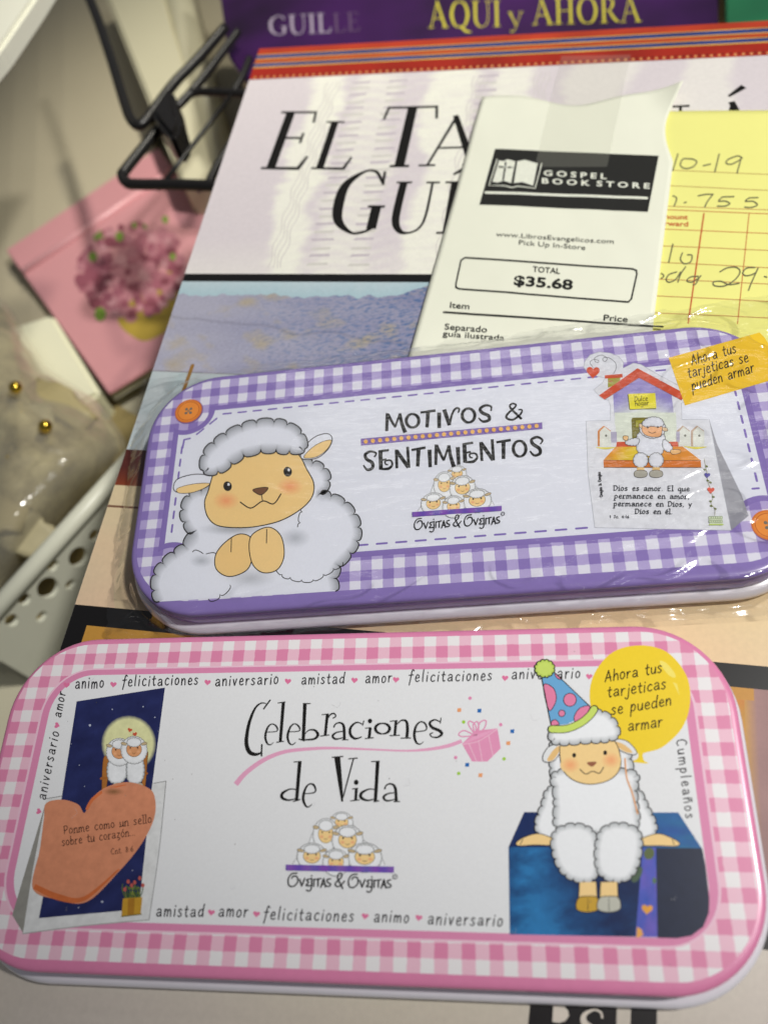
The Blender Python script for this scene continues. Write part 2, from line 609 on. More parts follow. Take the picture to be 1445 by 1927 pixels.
ROM = RawFont({
    'E': (.62, [(.17, 0, TK), (.17, 1, TK)], [(.02, .985, TN), (.58, .985, TN)], [(.56, 1, .03), (.58, .8, .03)], [(.17, .53, TN), (.48, .53, TN)],
          [(.48, .62, .03), (.48, .44, .03)], [(.02, .015, TN), (.6, .015, TN * 1.4)], [(.58, .01, .05), (.66, .22, .03)]),
    'F': (.6, [(.17, 0, TK), (.17, 1, TK)], [(.02, .985, TN), (.58, .985, TN)], [(.56, 1, .03), (.58, .8, .03)], [(.17, .53, TN), (.48, .53, TN)],
          [(.02, .015, TN), (.34, .015, TN)]),
    'L': (.62, [(.17, 0, TK), (.17, 1, TK)], [(.02, .985, TN), (.34, .985, TN)], [(.02, .015, TN), (.6, .015, TN * 1.4)], [(.58, .01, .05), (.66, .25, .03)]),
    'T': (.82, [(.42, 0, TK), (.42, 1, TK)], [(.02, .98, TN), (.82, .98, TN)], [(.04, 1, .03), (0, .78, .03)], [(.8, 1, .03), (.84, .78, .03)], [(.27, .015, TN), (.57, .015, TN)]),
    'A': (.86, [(.12, 0, TN), (.42, 1, TN * 1.3)], [(.4, 1.03, TK * .7), (.76, 0, TK)], [(.22, .36, TN), (.6, .36, TN)], [(0, .015, TN), (.24, .015, TN)], [(.62, .015, TN), (.9, .015, TN)]),
    'B': (.64, [(.16, 0, TK), (.16, 1, TK)], [(.02, .985, TN), (.3, .985, TN), (.5, .9, TK * .7), (.52, .7, TK), (.4, .54, TN), (.18, .53, TN)],
          [(.18, .53, TN), (.45, .5, TN), (.62, .3, TK), (.52, .08, TK * .6), (.3, .015, TN), (.02, .015, TN)]),
    'R': (.76, [(.16, 0, TK), (.16, 1, TK)], [(.02, .985, TN), (.3, .985, TN), (.52, .88, TK * .7), (.53, .68, TK), (.4, .5, TN), (.18, .49, TN)],
          [(.36, .5, TK * .7), (.62, .12, TK), (.8, .01, TN)], [(.02, .015, TN), (.3, .015, TN)]),
    'N': (.86, [(.16, 0, TN), (.16, 1, TN)], [(.12, 1, TK), (.74, 0, TK * .8)], [(.74, 0, TN), (.74, 1, TN)], [(.02, .985, TN), (.2, .985, TN)], [(.02, .015, TN), (.3, .015, TN)], [(.62, .985, TN), (.88, .985, TN)]),
    'C': (.8, [(.76, .82, .05), (.6, .97, TN), (.4, .98, TN), (.14, .78, TK * .9), (.09, .5, TK * 1.1), (.16, .2, TK * .9), (.42, .02, TN), (.62, .03, TN), (.78, .17, .03)], [(.74, .97, .03), (.76, .76, .03)]),
    'G': (.88, [(.74, .8, .03), (.6, .97, TN), (.4, .98, TN), (.14, .78, TK * .9), (.09, .5, TK * 1.1), (.16, .2, TK * .9), (.42, .02, TN), (.62, .03, TN), (.76, .1, TN)],
          [(.74, .08, TK), (.74, .42, TK)], [(.6, .42, TN), (.88, .42, TN)], [(.74, .98, .03), (.76, .76, .03)]),
    'O': (.9, [(.45, .99, TN), (.22, .9, TK * .8), (.09, .5, TK * 1.1), (.22, .1, TK * .8), (.45, .01, TN), (.68, .1, TK * .8), (.81, .5, TK * 1.1), (.68, .9, TK * .8), (.45, .99, TN)]),
    'Q': (.9, [(.45, .99, TN), (.22, .9, TK * .8), (.09, .5, TK * 1.1), (.22, .1, TK * .8), (.45, .01, TN), (.68, .1, TK * .8), (.81, .5, TK * 1.1), (.68, .9, TK * .8), (.45, .99, TN)], [(.45, .06, TK * .6), (.7, -.14, TK), (.95, -.2, TN)]),
    'U': (.84, [(.16, 1, TK), (.16, .3, TK), (.28, .05, TK * .7), (.46, .01, TN), (.64, .1, TN), (.72, .35, TN), (.72, 1, TN)], [(.02, .985, TN), (.32, .985, TN)], [(.6, .985, TN), (.86, .985, TN)]),
    'I': (.34, [(.17, 0, TK), (.17, 1, TK)], [(.02, .985, TN), (.32, .985, TN)], [(.02, .015, TN), (.32, .015, TN)]),
    'H': (.86, [(.17, 0, TK), (.17, 1, TK)], [(.69, 0, TK), (.69, 1, TK)], [(.17, .52, TN), (.69, .52, TN)], [(.02, .985, TN), (.32, .985, TN)], [(.02, .015, TN), (.32, .015, TN)], [(.54, .985, TN), (.84, .985, TN)], [(.54, .015, TN), (.84, .015, TN)]),
    'S': (.58, [(.5, .8, .03), (.46, .94, TN), (.3, .99, TN), (.1, .86, TK * .7), (.12, .66, TK), (.42, .42, TK * 1.1), (.5, .2, TK * .9), (.32, .01, TN), (.14, .03, TN), (.06, .2, .03)]),
    'P': (.62, [(.16, 0, TK), (.16, 1, TK)], [(.02, .985, TN), (.3, .985, TN), (.52, .88, TK * .7), (.54, .68, TK), (.4, .47, TN), (.18, .46, TN)], [(.02, .015, TN), (.32, .015, TN)]),
    'y': (.6, [(.08, .66, TK * .8), (.32, .02, TK * .6)], [(.54, .66, TN), (.24, -.24, TN), (.08, -.24, TK * .6)], [(0, .66, TN), (.2, .66, TN)], [(.44, .66, TN), (.62, .66, TN)]),
})
ROM['Á'] = (*ROM['A'], [(.36, 1.14, TN), (.6, 1.32, TK * .8)])
ROM['Í'] = (*ROM['I'], [(.12, 1.14, TN), (.36, 1.32, TK * .8)])


def rom(br, s, p0, p1, h, col, gap=.12, bold=1.0, slant=0.0, wfit=True, down=True):
    f = ROM
    if bold != 1.0:
        f = {k: (g[0], *[[(p[0], p[1], p[2] * bold) for p in st] for st in g[1:]]) for k, g in ROM.items()}
    br.text(f, s, p0, p1, h, 1, col, gap=gap, slant=slant, down=down, cap=False)


_fc = {}


def sans(br, s, p0, p1, h, col, bold=0.0, fit=True, wide=1.0):
    """built-in sans letters turned into flat mesh, laid along p0->p1 with cap height h"""
    key = (s, bold)
    if key not in _fc:
        cu = bpy.data.curves.new('t', 'FONT')
        cu.body = s
        cu.offset = bold
        cu.resolution_u = 3
        o = bpy.data.objects.new('t', cu)
        COL.objects.link(o)
        dg = bpy.context.evaluated_depsgraph_get()
        dg.update()
        me = o.evaluated_get(dg).to_mesh()
        _fc[key] = ([(v.co.x, v.co.y) for v in me.vertices], [tuple(p.vertices) for p in me.polygons])
        o.evaluated_get(dg).to_mesh_clear()
        bpy.data.objects.remove(o)
        bpy.data.curves.remove(cu)
    V, Fc = _fc[key]
    if not V:
        return
    x0, x1 = min(v[0] for v in V), max(v[0] for v in V)
    dx, dy = p1[0] - p0[0], p1[1] - p0[1]
    L = math.hypot(dx, dy)
    ux, uy = dx / L, dy / L
    vx, vy = uy, -ux
    sx = L / (x1 - x0)
    sy = h / 0.70
    P = [br.mp(p0[0] + ux * (x - x0) * sx + vx * y * sy, p0[1] + uy * (x - x0) * sx + vy * y * sy) for x, y in V]
    br.ink.add(P, Fc, col)


# ---------------------------------------------------------------- frames of the flat things (metres)
T = 0.0115                       # tin height above the book cover
BOOK_O, BOOK_R = (-0.09614707, 0.0), -0.11830285
LIL_O, LIL_R = (0.02607049, 0.09225487), 0.03999894
HW, HH = 0.095, 0.0415


def local(ox, oy, r):
    c, s = math.cos(r), math.sin(r)

    def f(p):
        x, y = p[0] - ox, p[1] - oy
        return (x * c + y * s, -x * s + y * c)
    return f


def world(ox, oy, r):
    c, s = math.cos(r), math.sin(r)
    return lambda x, y: (ox + x * c - y * s, oy + x * s + y * c)


loc_pink = local(0, 0, 0)
loc_lil = local(*LIL_O, LIL_R)
loc_book = local(*BOOK_O, BOOK_R)
pink_px = lambda x, y: loc_pink(at(x, y, 0.0))
lil_px = lambda x, y: loc_lil(at(x, y, 0.0))
book_px = lambda x, y: loc_book(at(x, y, -T))
MM = lambda x, y: (x / 1000, y / 1000)
BM = lambda x, y: (.9727 * x / 1000, (.9727 * y - 1.04) / 1000)

BLK = (28, 27, 26)
# ---------------------------------------------------------------- materials
m_ink = mat('tin_print', (255, 255, 255), rough=0.27, spec=0.38, attr='ink', noise_scale=1500, noise_amt=0.07, bump=.06, bump_scale=260)
m_inkn = mat('watercolour_print', (255, 255, 255), rough=0.34, spec=0.3, attr='ink', noise_scale=420, noise_amt=0.28, detail=6)
m_paperink = mat('paper_print', (255, 255, 255), rough=0.7, spec=0.2, attr='ink', noise_scale=1400, noise_amt=0.25)
m_bookink = mat('cover_print', (255, 255, 255), rough=0.38, spec=0.32, attr='ink', noise_scale=700, noise_amt=0.12)
m_pinkmetal = mat('pink_lacquer', (221, 132, 172), rough=0.3, spec=0.5, coat=0.2, noise_scale=500, noise_amt=0.08)
m_lilmetal = mat('lilac_lacquer', (140, 120, 186), rough=0.26, spec=0.5, coat=0.3, noise_scale=500, noise_amt=0.08)
m_whitemetal = mat('white_enamel', (225, 222, 230), rough=0.2, spec=0.5, coat=0.4, noise_scale=200, noise_amt=0.06)
m_gp = gingham('pink_gingham', None, (232, 186, 204), (219, 134, 170), .00612, .00633, -.08014, .03545, (232, 229, 231))
m_gl = gingham('lilac_gingham', None, (180, 166, 212), (139, 119, 184), .00618, .0062, -.06158, .0349, (226, 225, 236))


# ---------------------------------------------------------------- tins
def rrect(hw, hh, r, n=12):
    pts = []
    for cx, cy, a0 in ((hw - r, hh - r, 0), (-hw + r, hh - r, 90), (-hw + r, -hh + r, 180), (hw - r, -hh + r, 270)):
        for i in range(n + 1):
            a = math.radians(a0 + 90 * i / n)
            pts.append((cx + r * math.cos(a), cy + r * math.sin(a)))
    return pts


def loft(name, prof, r, material, parent, cap_top=True, cap_bot=True):
    """prof: list of (outset, z) in metres"""
    V, Fs = [], []
    n = 0
    for o, z in prof:
        ring = rrect(HW + o, HH + o, r + o, 14)
        n = len(ring)
        V += [(x, y, z) for x, y in ring]
    for k in range(len(prof) - 1):
        for i in range(n):
            j = (i + 1) % n
            Fs.append((k * n + i, k * n + j, (k + 1) * n + j, (k + 1) * n + i))
    if cap_top: Fs.append(tuple(range(n)))
    if cap_bot: Fs.append(tuple(reversed(range((len(prof) - 1) * n, len(prof) * n))))
    o = obj(name, V, Fs, material, parent, smooth=True)
    md = o.modifiers.new('n', 'WEIGHTED_NORMAL')
    md.keep_sharp = True
    return o


RAD = 0.0225


def tin(label, frame, lidmat, rz_in=0.0):
    t = empty('pencil_tin', (frame[0], frame[1], -T), frame[2], label, 'tin')
    k = lambda l: [(a / 1000, b / 1000 + T) for a, b in l]
    loft('lid', k([(-2.2, 0), (-1.5, -.02), (-.8, -.14), (-.25, -.45), (0, -1.0), (.02, -1.5), (-.3, -2.1), (-.32, -2.5), (.05, -3.1), (.1, -3.8), (.1, -6.3), (-.1, -6.7), (-.9, -6.75)]), RAD, lidmat, t, True, False)
    loft('base', k([(-.9, -6.2), (-.6, -7.0), (.2, -7.2), (1.2, -7.35), (1.9, -7.7), (2.4, -8.4), (2.5, -9.2), (2.3, -10.1), (1.7, -10.7), (.8, -10.95), (-1, -11.0)]), RAD, m_whitemetal, t, False, True)
    return t


tin_p = tin('pink gingham pencil tin lettered Celebraciones de Vida, lying nearest at the bottom', (0, 0, 0), m_pinkmetal)
tin_l = tin('lilac gingham pencil tin lettered Motivos & Sentimientos, in clear film on the receipt', (*LIL_O, LIL_R), m_lilmetal)


def flatpoly(name, pts, z, material, parent, hole=None):
    V = [(x, y, z) for x, y in pts]
    if hole:
        n = len(pts)
        V += [(x, y, z) for x, y in hole]
        Fs = [(i, (i + 1) % n, n + (i + 1) % n, n + i) for i in range(n)]
    else:
        Fs = [tuple(t) for t in tessellate_polygon([[Vector(v) for v in V]])]
    o = obj(name, V, Fs, material, parent, smooth='keep')
    me = o.data
    if me.polygons and me.polygons[0].normal.z < 0:
        me.flip_normals()
    return o


def rr2(x0, x1, y0, y1, r, n=12):
    pts = []
    for cx, cy, a0 in ((x1 - r, y1 - r, 0), (x0 + r, y1 - r, 90), (x0 + r, y0 + r, 180), (x1 - r, y0 + r, 270)):
        for i in range(n + 1):
            a = math.radians(a0 + 90 * i / n)
            pts.append(((cx + r * math.cos(a)) / 1000, (cy + r * math.sin(a)) / 1000))
    return pts


# --- pink tin print
flatpoly('gingham_border', rr2(-93.4, 93.1, -38.8, 39.7, 19.5), T + .00001, m_gp, tin_p)
ink = Ink(T + .00002)
b = Brush(ink, MM, False)
b.poly([(x * 1000, y * 1000) for x, y in rr2(-85.4, 85.5, -32.3, 32.7, 13)], (236, 196, 214))
b.poly([(x * 1000, y * 1000) for x, y in rr2(-84.8, 84.9, -31.9, 32.3, 12.5)], (220, 140, 178))
b.poly([(x * 1000, y * 1000) for x, y in rr2(-82.8, 82.9, -30.3, 30.8, 11)], (228, 229, 232))
ink.build('label_panel', m_ink, tin_p)
Z = T + .00004


def newink(z):
    return Ink(z)


# border words
ink = newink(Z)
B = Brush(ink, pink_px)
HC = (222, 118, 160)
TX = (40, 38, 42)


def word(t_, p0, p1, xh, w, col, **k):
    i_ = newink(Z)
    Brush(i_, pink_px).text(HAND, t_, p0, p1, xh, w, col, **k)
    i_.build('border_word', m_ink, tin_p)


def hrt(x, y, r_, col, rot=0.0):
    i_ = newink(Z)
    Brush(i_, pink_px).heart(x, y, r_, col, rot=rot)
    i_.build('border_heart', m_ink, tin_p)


rows = [('animo', 142, 1296, 195, 1294), ('felicitaciones', 230, 1292, 372, 1288), ('aniversario', 405, 1291, 523, 1287), ('amistad', 567, 1288, 647, 1286),
        ('amor', 687, 1285, 736, 1284), ('felicitaciones', 768, 1283, 924, 1280), ('aniversario', 962, 1278, 1090, 1276)]
for i, (s, x0, y0, x1, y1) in enumerate(rows):
    word(s, (x0, y0), (x1, y1), 12.5, 2.3, TX, slant=.12, gap=.34, wob=.05, seed=i)
for x, y in ((126, 1289), (214, 1288), (391, 1284), (542, 1282), (667, 1280), (745, 1279), (950, 1276), (1108, 1273)):
    hrt(x, y, 6.5, HC, rot=.1)
rows = [('amistad', 294, 1724, 382, 1725), ('amor', 411, 1724, 465, 1726), ('felicitaciones', 495, 1730, 664, 1734), ('animo', 703, 1735, 768, 1736), ('aniversario', 804, 1739, 944, 1743)]
for i, (s, x0, y0, x1, y1) in enumerate(rows):
    word(s, (x0, y0), (x1, y1), 14, 2.5, TX, slant=.12, gap=.34, wob=.05, seed=i + 9)
for x, y in ((398, 1717), (483, 1720), (687, 1724), (788, 1727)):
    hrt(x, y, 7, HC, rot=.15)
word('amor', (115, 1351), (124, 1304), 10, 2.2, TX, gap=.34, slant=.1)
word('aniversario', (86, 1506), (112, 1379), 11, 2.2, TX, gap=.34, slant=.1)
hrt(108, 1365, 6, HC, rot=-1.3)
hrt(74, 1527, 6, HC, rot=-1.3)
word('Cumpleaños', (1272, 1392), (1290, 1540), 11.5, 2.3, TX, gap=.38)


# title
ink = newink(Z)
B = Brush(ink, pink_px)
t = B.sub(440, 1300, 3.44)
ink2 = newink(Z)
t2 = Brush(ink2, pink_px).sub(440, 1300, 3.44)
t2.stroke([(14, 606, 34), (80, 530, 30), (200, 445, 28), (330, 395, 24), (480, 377, 21), (640, 371, 17), (900, 380, 12), (1100, 388, 12), (1250, 380, 18), (1380, 358, 24), (1475, 325, 24)], 10, (228, 165, 196), cap=False)
ink.z += 4e-6
for st in [
    [(238, 58, 10), (192, 120, 10)],
    [(212, 84, 6), (180, 80, 9), (140, 112, 14), (103, 200, 20), (85, 290, 24), (84, 350, 27), (104, 398, 28), (145, 412, 20), (184, 398, 8)], [(182, 345, 11), (180, 425, 11)],
    [(205, 268, 6), (278, 262, 7), (277, 232, 12), (250, 215, 8), (222, 235, 12), (205, 290, 16), (214, 335, 13), (235, 350, 8), (258, 335, 5)],
    [(285, 80, 6), (335, 72, 7)], [(322, 73, 22), (302, 330, 20)], [(275, 334, 7), (326, 327, 7)],
    [(350, 266, 6), (423, 260, 7), (422, 232, 12), (395, 214, 8), (367, 235, 12), (349, 290, 16), (358, 335, 13), (379, 349, 8), (402, 333, 5)],
    [(447, 83, 7), (498, 83, 7)], [(461, 84, 24), (450, 318, 22)], [(420, 312, 8), (460, 324, 10)], [(455, 288, 6), (485, 256, 8), (525, 256, 14), (545, 285, 20), (520, 312, 14), (458, 318, 10)],
    [(570, 155, 6), (615, 150, 7)], [(606, 152, 19), (592, 290, 19)], [(560, 294, 7), (620, 286, 7)], [(600, 195, 8), (625, 155, 10), (650, 148, 10), (660, 165, 9), (640, 180, 7)],
    [(646, 238, 10), (660, 215, 9), (688, 207, 11), (712, 230, 18), (716, 315, 19)], [(700, 318, 7), (742, 317, 7)], [(712, 262, 6), (665, 270, 10), (640, 293, 16), (660, 313, 12), (710, 303, 6)],
    [(842, 192, 7), (834, 226, 7)], [(836, 218, 6), (795, 205, 10), (757, 238, 17), (755, 282, 19), (785, 310, 15), (830, 298, 6)],
    [(850, 243, 6), (890, 238, 7)], [(884, 240, 19), (876, 305, 19)], [(848, 310, 7), (906, 304, 7)],
    [(1010, 198, 6), (1060, 193, 7)], [(1050, 195, 18), (1042, 288, 18)], [(1008, 291, 7), (1075, 288, 7)], [(1052, 222, 6), (1085, 192, 10), (1116, 198, 16), (1124, 240, 20), (1120, 302, 20)], [(1080, 307, 7), (1147, 306, 7)],
    [(1175, 266, 6), (1243, 254, 8), (1240, 215, 12), (1210, 201, 9), (1180, 228, 14), (1168, 285, 18), (1180, 333, 14), (1205, 346, 8), (1228, 330, 5)],
    [(1341, 174, 7), (1336, 212, 6)], [(1336, 202, 7), (1300, 188, 10), (1268, 208, 16), (1285, 238, 19), (1330, 258, 20), (1346, 280, 18), (1318, 301, 12), (1282, 298, 8), (1270, 280, 8), (1290, 272, 7)],
    [(388, 461, 7), (440, 458, 7)], [(428, 459, 24), (407, 714, 22)], [(385, 717, 8), (432, 703, 8)], [(410, 640, 6), (365, 637, 9), (318, 662, 18), (314, 692, 20), (355, 708, 12), (405, 698, 6)],
    [(452, 668, 6), (526, 656, 9), (520, 612, 14), (490, 604, 9), (464, 635, 14), (450, 695, 18), (464, 742, 14), (485, 752, 8), (506, 735, 5)],
    [(635, 431, 7), (710, 425, 8)], [(670, 428, 40), (690, 600, 27), (703, 718, 13)], [(775, 440, 9), (708, 690, 9)], [(742, 441, 7), (802, 436, 8)],
    [(765, 636, 6), (805, 631, 7)], [(794, 632, 19), (789, 710, 19)], [(755, 713, 7), (815, 706, 7)],
    [(890, 459, 7), (945, 456, 7)], [(932, 458, 24), (917, 714, 22)], [(905, 719, 8), (942, 712, 8)], [(915, 640, 6), (875, 637, 9), (828, 662, 18), (825, 692, 20), (865, 710, 12), (912, 700, 6)],
    [(976, 638, 10), (988, 612, 9), (1018, 603, 11), (1045, 628, 18), (1052, 714, 20)], [(1035, 718, 7), (1076, 717, 7)], [(1048, 660, 6), (1000, 666, 10), (970, 688, 16), (990, 712, 12), (1045, 703, 6)],
]:
    t.stroke(st, 8, BLK, raw=len(st) == 2 or st[0][2] == 40, cap=False)
t.disc(882, 196, 14, 15, BLK)
t.disc(793, 593, 15, 17, BLK)
t.ring(963, 245, 46, 34, 19, BLK, wt=8)
ink.build('title_lettering', m_ink, tin_p)
# gift and confetti
g = Brush(ink2, pink_px).sub(400, 1240, 2.408)
PG, PL = (226, 150, 186), (238, 196, 214)
g.poly([(1130, 385), (1175, 465), (1245, 465), (1305, 405), (1290, 315), (1190, 325)], PG)
g.poly([(1190, 345), (1290, 315), (1225, 352), (1130, 388)], (232, 165, 198))
g.stroke([(1130, 388), (1205, 372), (1290, 318)], 3, PL)
g.stroke([(1205, 372), (1222, 465)], 3, PL)
g.stroke([(1160, 382), (1195, 462)], 3, PL)
g.stroke([(1250, 345), (1270, 440)], 3, PL)
for pts in ([(1190, 345), (1160, 300), (1165, 282), (1190, 300), (1195, 345)], [(1195, 345), (1210, 290), (1238, 280), (1230, 315), (1195, 345)],
            [(1185, 348), (1130, 352), (1115, 340), (1140, 325), (1185, 345)], [(1190, 345), (1180, 300), (1200, 285), (1205, 320), (1192, 345)]):
    g.stroke(pts, 6, PG)
for x, y, k in ((1117, 232, 'o'), (1208, 235, 'b'), (1137, 286, 'g'), (1166, 178, 'p'), (1305, 298, 'p'), (1357, 328, 'b'), (1339, 382, 'o'), (1320, 453, 'g'),
                (1101, 447, 'p'), (1153, 480, 'b'), (1115, 519, 'g'), (1213, 527, 'o')):
    c = {'o': (234, 160, 110), 'b': (35, 105, 180), 'g': (160, 205, 70), 'p': (226, 140, 180)}[k]
    if k in 'gp':
        g.disc(x, y, 8, 8, c, n=14)
    else:
        g.poly([(x - 8, y - 8), (x + 10, y - 9), (x + 8, y + 9), (x - 9, y + 8)], c)
ink2.build('gift_and_ribbon_picture', m_ink, tin_p)

TAN, TAN2 = (242, 208, 146), (230, 190, 128)
LN = (45, 42, 40)


def small_sheep(b, x, y, w, h, cap=1.0, tilt=0.0, face=TAN, body=True):
    """a plain woolly sheep head in front of its wool"""
    if body:
        b.cloud(ell(x, y + h * .05, w * .82, h * .98, 14), w * .2, w * .06, depth=w * .1, lw=w * .03, line=(120, 120, 122), shade=(214, 216, 218))
    for s in (-1, 1):
        b.disc(x + s * w * .66, y - h * .42, w * .2, h * .11, (200, 178, 140), rot=s * (-.25) + tilt)
        b.ring(x + s * w * .66, y - h * .42, w * .2, h * .11, w * .03, (110, 104, 92), rot=s * (-.25) + tilt, n=16)
    f = ell(x, y, w * .5, h * .55, 24)
    b.poly(f, face)
    b.stroke(f, w * .03, (110, 100, 80), closed=True, raw=True)
    b.disc(x - w * .28, y + h * .16, w * .14, h * .12, (238, 176, 130), edge=face)
    b.disc(x + w * .28, y + h * .16, w * .14, h * .12, (238, 176, 130), edge=face)
    for s in (-1, 1):
        b.disc(x + s * w * .24, y - h * .12, w * .055, w * .055, (40, 32, 28), n=12)
    b.stroke([(x - w * .1, y + h * .26), (x, y + h * .33), (x + w * .1, y + h * .26)], w * .03, (120, 90, 60))
    b.cloud(ell(x, y - h * .52, w * .44, h * .3, 12), w * .17, w * .05, depth=w * .07, lw=w * .03, line=(110, 110, 112), shade=(216, 218, 220))


def logo(b, mp):
    """pile of sheep on a purple bar with the brand line"""
    q = Brush(b.ink, lambda x, y: b.mp(*mp(x, y)))
    q.cloud([(190, 640), (250, 560), (360, 430), (440, 260), (640, 130), (860, 190), (970, 360), (1130, 470), (1190, 580), (1225, 650)], 34, 10, depth=14, lw=4, line=(120, 120, 122), shade=(220, 222, 224), flat=True)
    for x, y, w, h in ((740, 165, 150, 120), (562, 300, 170, 185), (808, 365, 205, 170), (405, 548, 195, 150), (1003, 558, 225, 160), (678, 615, 175, 150)):
        small_sheep(q, x, y, w, h)
    q.grid((110, 645), (1335, 668), (1332, 738), (112, 712), lambda u, v: (118 + 14 * math.sin(u * 40), 84 + 8 * math.sin(u * 25 + 2), 176), 24, 1)
    C = (30, 29, 30)
    k = 0
    for st in [[(238, 742), (175, 752), (138, 815), (150, 882), (200, 890), (245, 842), (238, 782), (195, 778), (178, 800)], [(268, 812), (292, 888)], [(292, 888), (325, 802)],
               [(388, 806), (348, 818), (368, 848), (340, 880), (388, 884)], [(405, 800), (400, 915), (375, 944), (345, 935)], [(402, 770), (404, 774)], [(432, 808), (428, 890)],
               [(448, 812), (508, 803)], [(478, 810), (475, 890)], [(508, 902), (540, 803)], [(540, 803), (562, 898)], [(520, 868), (556, 864)],
               [(618, 806), (582, 814), (584, 842), (618, 866), (606, 890), (572, 888)]]:
        for dx, dy in ((0, 0), (682, 12)):
            q.stroke([(x + dx, y + dy) for x, y in st], 15, C)
    q.stroke([(756, 916), (700, 800), (712, 748), (742, 748), (738, 790), (672, 858), (690, 892), (730, 884), (776, 832)], 15, C)
    q.ring(1346, 782, 24, 26, 7, C, n=20)
    q.text(ROM, 'R', (1337, 792), (1354, 792), 22, 3, C)


ink = newink(Z)
logo(Brush(ink, pink_px).sub(520, 1520, 6.02), lambda x, y: (x, y))
ink.build('sheep_pile_logo', m_ink, tin_p)

# yellow speech balloon
ink = newink(Z)
B = Brush(ink, pink_px).sub(920, 1180, 2.752)
YE = (240, 208, 48)
B.poly(catmull([(780, 95), (640, 130), (545, 240), (520, 370), (560, 500), (640, 590), (740, 640), (770, 655), (768, 680), (745, 698), (820, 706), (800, 690), (795, 660), (810, 650),
                (900, 620), (1000, 520), (1040, 390), (1020, 250), (920, 130)], True, 6), YE)
B.poly(catmull([(885, 175), (920, 190), (960, 240), (962, 262), (930, 250), (890, 200)], True, 5), (244, 226, 110))
B.poly([(950, 285), (972, 295), (985, 355)], (244, 226, 110))
for s, p0, p1 in (('Ahora tus', (598, 285), (892, 236)), ('tarjeticas', (612, 365), (912, 320)), ('se pueden', (632, 455), (940, 405)), ('armar', (718, 540), (893, 515))):
    B.text(HAND, s, p0, p1, 35, 6.6, (50, 42, 18), slant=.2, gap=.2, wob=.05)
ink.build('speech_balloon', m_ink, tin_p)

# blue box and sheep with party hat
ink = newink(Z)
ink.z += 14e-6
Bc = Brush(ink, pink_px).sub(900, 1480, 2.651)
rnd = random.Random(3)


def wash(c1, c2, seed=0, amt=22):
    def f(u, v):
        n = noise.noise(Vector((u * 4 + seed, v * 4, seed)))
        t = max(0, min(1, .5 + n + (u - .5) * .4))
        return tuple(c1[i] + (c2[i] - c1[i]) * t for i in range(3))
    return f


Bc.grid((228, 128), (995, 130), (1112, 308), (150, 302), lambda u, v: ((22, 44, 96) if u < .5 else (36, 98 + 20 * noise.noise(Vector((u * 5, v * 5, 1))), 158)), 26, 10)
def blue_face(u, v):
    n = noise.noise(Vector((u * 4, v * 4, 0))) + .6 * noise.noise(Vector((u * 11, v * 11, 3))) + .35 * noise.noise(Vector((u * 30, v * 30, 5)))
    k = max(0, 1 - abs(u - .24) * 2.0) * (.75 + .5 * v) + .42 * n
    k = max(0, min(1, k))
    dk = max(0, 1 - math.hypot((u - .6) * 2.2, (v - .45) * 1.5))
    k *= 1 - .8 * dk
    return (14 + 30 * k, 38 + 84 * k, 84 + 98 * k)


Bc.grid((150, 302), (890, 306), (892, 752), (156, 738), blue_face, 60, 44)
Bc.grid((890, 306), (1114, 308), (1130, 420), (890, 420), lambda u, v: (30 + 8 * noise.noise(Vector((u * 6, v * 6, 2))), 42 + 26 * v * u, 66 + 44 * v * u), 12, 8)
Bc.poly([(890, 306), (1114, 308), (1132, 400), (1150, 560), (1148, 630), (1120, 700), (1060, 745), (990, 757), (892, 755)], (34, 42, 66))
Bc.grid((818, 306), (884, 306), (892, 752), (782, 750), wash((64, 92, 190), (110, 96, 190), 5), 5, 12)
Bc.heart(840, 612, 30, (232, 164, 66), rot=.1)
Bc.poly([(790, 700), (812, 712), (822, 740), (800, 754), (786, 753)], (232, 170, 90))
Bc.disc(850, 335, 26, 30, (96, 110, 70), rot=.3)
Bc.disc(790, 440, 20, 44, (80, 100, 80), rot=.5)
Bc.disc(876, 470, 10, 16, (90, 120, 90))
ink.build('blue_box_picture', m_inkn, tin_p)

ink = newink(Z + 60e-6)
Bc = Brush(ink, pink_px).sub(900, 1480, 2.651)
B8 = Brush(ink, pink_px).sub(920, 1180, 2.752)
Wc = (234, 235, 237)
# back wool of the head, arms
B8.cloud([(345, 590), (330, 680), (325, 740), (350, 800), (520, 830), (680, 800), (735, 760), (725, 690), (690, 620)], 54, 17, depth=22, lw=5.6, line=LN)
Bc.cloud([(345, 20), (325, 90), (300, 150), (290, 210), (320, 250), (372, 262), (395, 200), (400, 60), (395, 5)], 44, 15, depth=18, lw=5.6, line=LN)
Bc.cloud([(770, 5), (810, 40), (840, 110), (872, 170), (880, 225), (850, 258), (800, 250), (785, 150)], 44, 15, depth=18, lw=5.6, line=LN)
for pts in ([(372, 262), (300, 236), (232, 252), (190, 278), (200, 296), (280, 292), (360, 292)], [(812, 262), (890, 236), (950, 252), (1000, 280), (985, 298), (900, 296), (820, 294)]):
    Bc.smooth(pts, TAN, line=LN, lw=4)
# hooves (split tips)
Bc.stroke([(222, 262), (208, 290)], 3.5, LN)
Bc.stroke([(966, 264), (975, 292)], 3.5, LN)
Bc.cloud([(395, -70), (385, 10), (390, 120), (400, 210), (600, 230), (780, 215), (785, 120), (775, 10), (765, -70)], 50, 17, depth=22, lw=5.6, line=LN)
Bc.cloud([(480, 195), (400, 215), (372, 260), (382, 340), (410, 410), (470, 460), (560, 468), (590, 420), (590, 300), (560, 220)], 48, 16, depth=22, lw=5.6, line=LN)
Bc.cloud([(700, 192), (620, 215), (595, 280), (590, 360), (605, 430), (660, 465), (740, 462), (785, 400), (805, 300), (790, 220)], 48, 16, depth=22, lw=5.6, line=LN)
